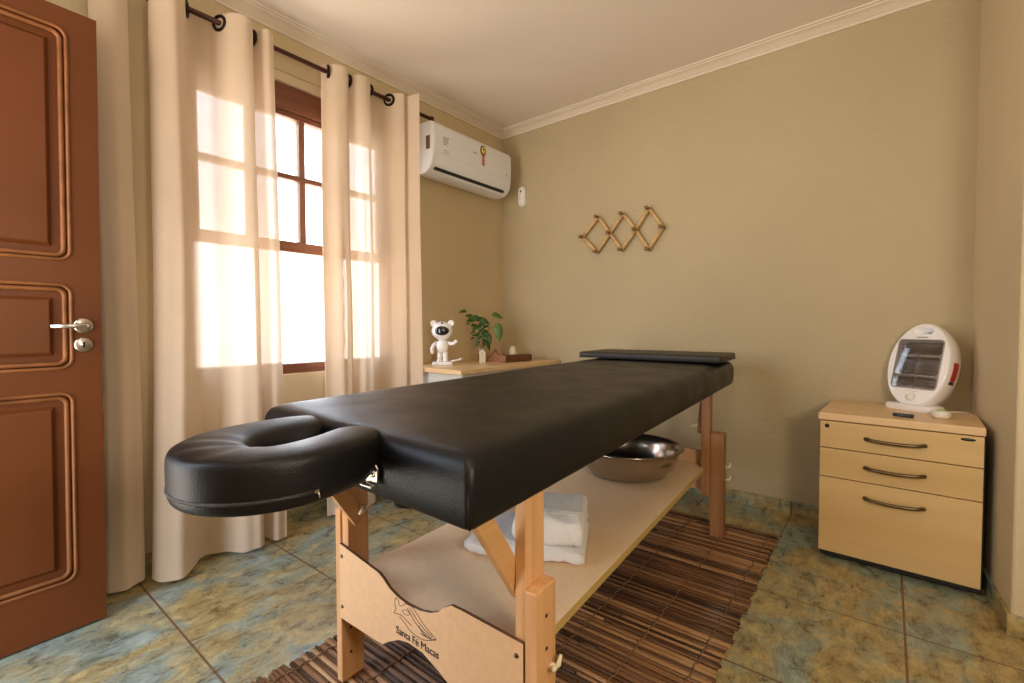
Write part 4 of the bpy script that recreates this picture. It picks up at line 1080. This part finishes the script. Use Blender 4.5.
# ------------------------------------------------------------------ expanding peg rack
def build_rack():
    Y = YB - .020
    root = thing('peg_rack', (-1.36, YB - .02, 1.61), 'expanding bamboo peg rack of crossed bars hung on the back wall', 'wall rack')
    pts = dict(a=(-1.640, 1.610), b=(-1.523, 1.730), c=(-1.530, 1.498), d=(-1.436, 1.611), e=(-1.345, 1.724), f=(-1.352, 1.494), g=(-1.256, 1.610), h=(-1.172, 1.732), i=(-1.172, 1.478), j=(-1.083, 1.604))
    V = lambda k, dy=0: Vector((pts[k][0], Y + dy, pts[k][1]))
    def barr(p, q, dy):
        A, B = V(p, dy), V(q, dy); m = MB(); m.bar(A, B, .008, .015, up=(0, 0, 1)) if False else m.tube([A, B], .0125, 10)
        m.build('bamboo_bar', M['bamboo'], root)
    barr('a', 'b', -.004); barr('a', 'c', .004); barr('c', 'd', -.004); barr('d', 'e', -.004); barr('b', 'd', .004); barr('d', 'f', .004)
    barr('f', 'g', -.004); barr('g', 'h', -.004); barr('e', 'g', .004); barr('g', 'i', .004); barr('i', 'j', -.004); barr('h', 'j', .004)
    for k in pts:
        p = V(k); m = MB()
        m.tube([p + Vector((0, .0195, 0)), p + Vector((0, -.030, .0)), p + Vector((0, -.038, .0))], [.008, .009, .010], 12)
        m.lathe([(.010, 0), (.0125, .003), (.011, .008), (.0001, .009)], p + Vector((0, -.036, 0)), 14, Matrix.Rotation(PI / 2, 3, 'X'))
        m.build('peg', M['bamboo_d'], root)
build_rack()

# ------------------------------------------------------------------ black bin on the floor beyond the table
def build_bin():
    c = Vector((-2.10, 1.70, 0)); root = thing('black_bin', c, 'low black round bin on the tiles beyond the massage table', 'bin')
    m = MB(); m.lathe([(.0001, .0008), (.075, .0008), (.085, .006), (.090, .03), (.100, .20), (.104, .203), (.104, .21), (.097, .21), (.087, .03), (.0001, .012)], c, 36); m.build('tub', M['black'], root)
    m = MB(); m.tube([c + Vector((.105 * math.cos(a), .105 * math.sin(a), .206)) for a in [2 * PI * k / 36 for k in range(36)]], .004, 8, closed=True); m.build('rim', M['piping'], root)
build_bin()

# ------------------------------------------------------------------ added fill lamps (out of frame) and daylight
def fill_pendant_lamp(x, y, z, power, label):  # made-up pendant, added out of frame as fill light
    root = thing('fill_pendant_lamp', (x, y, ZC), label, 'lamp')
    MB().lathe([(.0001, -.0005), (.055, -.0005), (.050, -.02), (.0001, -.024)], (x, y, ZC), 28).build('ceiling_rose', M['white'], root)
    MB().tube([(x, y, ZC - .02), (x, y, z + .16)], .004, 8).build('flex', M['white'], root)
    MB().lathe([(.0001, .165), (.030, .160), (.034, .135), (.0001, .133)], (x, y, z), 24).build('holder', M['steel'], root)
    MB().lathe([(.030, .134), (.075, .115), (.118, .07), (.135, .01), (.122, -.055), (.08, -.105), (.03, -.128), (.0001, -.132)], (x, y, z), 32).build('globe', M['lamp'], root)
    l = bpy.data.lights.new('fill_bulb', 'POINT'); l.energy = power; l.color = (1.0, .90, .74); l.shadow_soft_size = .12
    o = bpy.data.objects.new('fill_bulb', l); COL.objects.link(o); o.location = (x, y, z - .27)
fill_pendant_lamp(-.12, .02, 2.10, 13, 'round frosted glass pendant lamp added as fill light right above the camera')
def fill_floor_lamp(x, y, z, power):  # invented lamp, unseen, added to brighten the low wall and shelf
    root = thing('fill_floor_lamp', (x, y, 0), 'slim floor lamp with a pale round shade added as fill light right of the camera', 'lamp')
    MB().lathe([(.0001, .0005), (.14, .0005), (.14, .012), (.03, .022), (.0001, .022)], (x, y, 0), 32).build('base', M['black'], root)
    MB().tube([(x, y, .02), (x, y, z - .15)], .010, 12).build('pole', M['steel'], root)
    MB().lathe([(.02, -.15), (.07, -.13), (.13, -.07), (.15, 0), (.13, .07), (.07, .13), (.0001, .15)], (x, y, z), 32).build('lamp_shade', M['lamp'], root)
    l = bpy.data.lights.new('fill_bulb', 'POINT'); l.energy = power; l.color = (1.0, .86, .66); l.shadow_soft_size = .16
    o = bpy.data.objects.new('fill_bulb', l); COL.objects.link(o); o.location = (x - .05, y + .20, z + .05)
fill_floor_lamp(.66, .14, 1.18, 50)

def portal(name, loc, rot, sx, sy):
    l = bpy.data.lights.new(name, 'AREA'); l.shape = 'RECTANGLE'; l.size = sx; l.size_y = sy; l.cycles.is_portal = True
    o = bpy.data.objects.new(name, l); COL.objects.link(o); o.location = loc; o.rotation_euler = rot
    return o
portal('window_portal', (-2.53, (WY0 + WY1) / 2, (WZ0 + WZ1) / 2), (0, -PI / 2, 0), WZ1 - WZ0, WY1 - WY0)
portal('doorway_portal', ((DX0 + DX1) / 2, YR - .13, DZ / 2), (PI / 2, 0, 0), DX1 - DX0, DZ)

wd = bpy.data.worlds.new('sky'); scene.world = wd; wd.use_nodes = True; nt = wd.node_tree; nt.nodes.clear()
tc = nt.nodes.new('ShaderNodeTexCoord'); sp = nt.nodes.new('ShaderNodeSeparateXYZ'); L(nt, tc.outputs['Generated'], sp.inputs[0])
mr = N(nt, 'ShaderNodeMapRange'); L(nt, sp.outputs['Z'], mr.inputs['Value']); mr.inputs['From Min'].default_value = -1; mr.inputs['From Max'].default_value = 1
rp = ramp(nt, [(.0, (1.5, 1.32, 1.08)), (.46, (1.3, 1.2, 1.08)), (.56, (1.1, 1.12, 1.15)), (.70, (.85, 1.0, 1.22)), (1, (.8, .98, 1.28))]); L(nt, mr.outputs[0], rp.inputs['Fac'])
# one gradient, warm below and cool above, lights doorway and window alike
bg = N(nt, 'ShaderNodeBackground', Strength=6.8); L(nt, rp.outputs['Color'], bg.inputs['Color'])
ow = nt.nodes.new('ShaderNodeOutputWorld'); L(nt, bg.outputs[0], ow.inputs['Surface'])

# ------------------------------------------------------------------ camera
cam = bpy.data.cameras.new('camera'); cam.sensor_width = 36; cam.lens = 36 * 470.6 / 1024; cam.clip_start = .02
co = bpy.data.objects.new('camera', cam); COL.objects.link(co); scene.camera = co
yaw, pitch, roll = -.6728, -.03138, -.00323
fwd = Vector((math.sin(yaw) * math.cos(pitch), math.cos(yaw) * math.cos(pitch), math.sin(pitch)))
rt = Vector((math.cos(yaw), -math.sin(yaw), 0)); up = rt.cross(fwd)
r2 = rt * math.cos(roll) + up * math.sin(roll); u2 = up * math.cos(roll) - rt * math.sin(roll)
co.matrix_world = Matrix(((r2.x, u2.x, -fwd.x, 0), (r2.y, u2.y, -fwd.y, 0), (r2.z, u2.z, -fwd.z, 1.0), (0, 0, 0, 1)))

# ------------------------------------------------------------------ render look
vs_ = scene.view_settings; vs_.view_transform = 'Standard'; vs_.look = 'None'; vs_.gamma = 1; vs_.use_curve_mapping = False; vs_.exposure = 0.0
cy = scene.cycles; cy.use_denoising = True; cy.max_bounces = 12; cy.diffuse_bounces = 8; cy.glossy_bounces = 5; cy.transmission_bounces = 8; cy.transparent_max_bounces = 16
cy.sample_clamp_indirect = 6.0; cy.caustics_reflective = False; cy.caustics_refractive = False
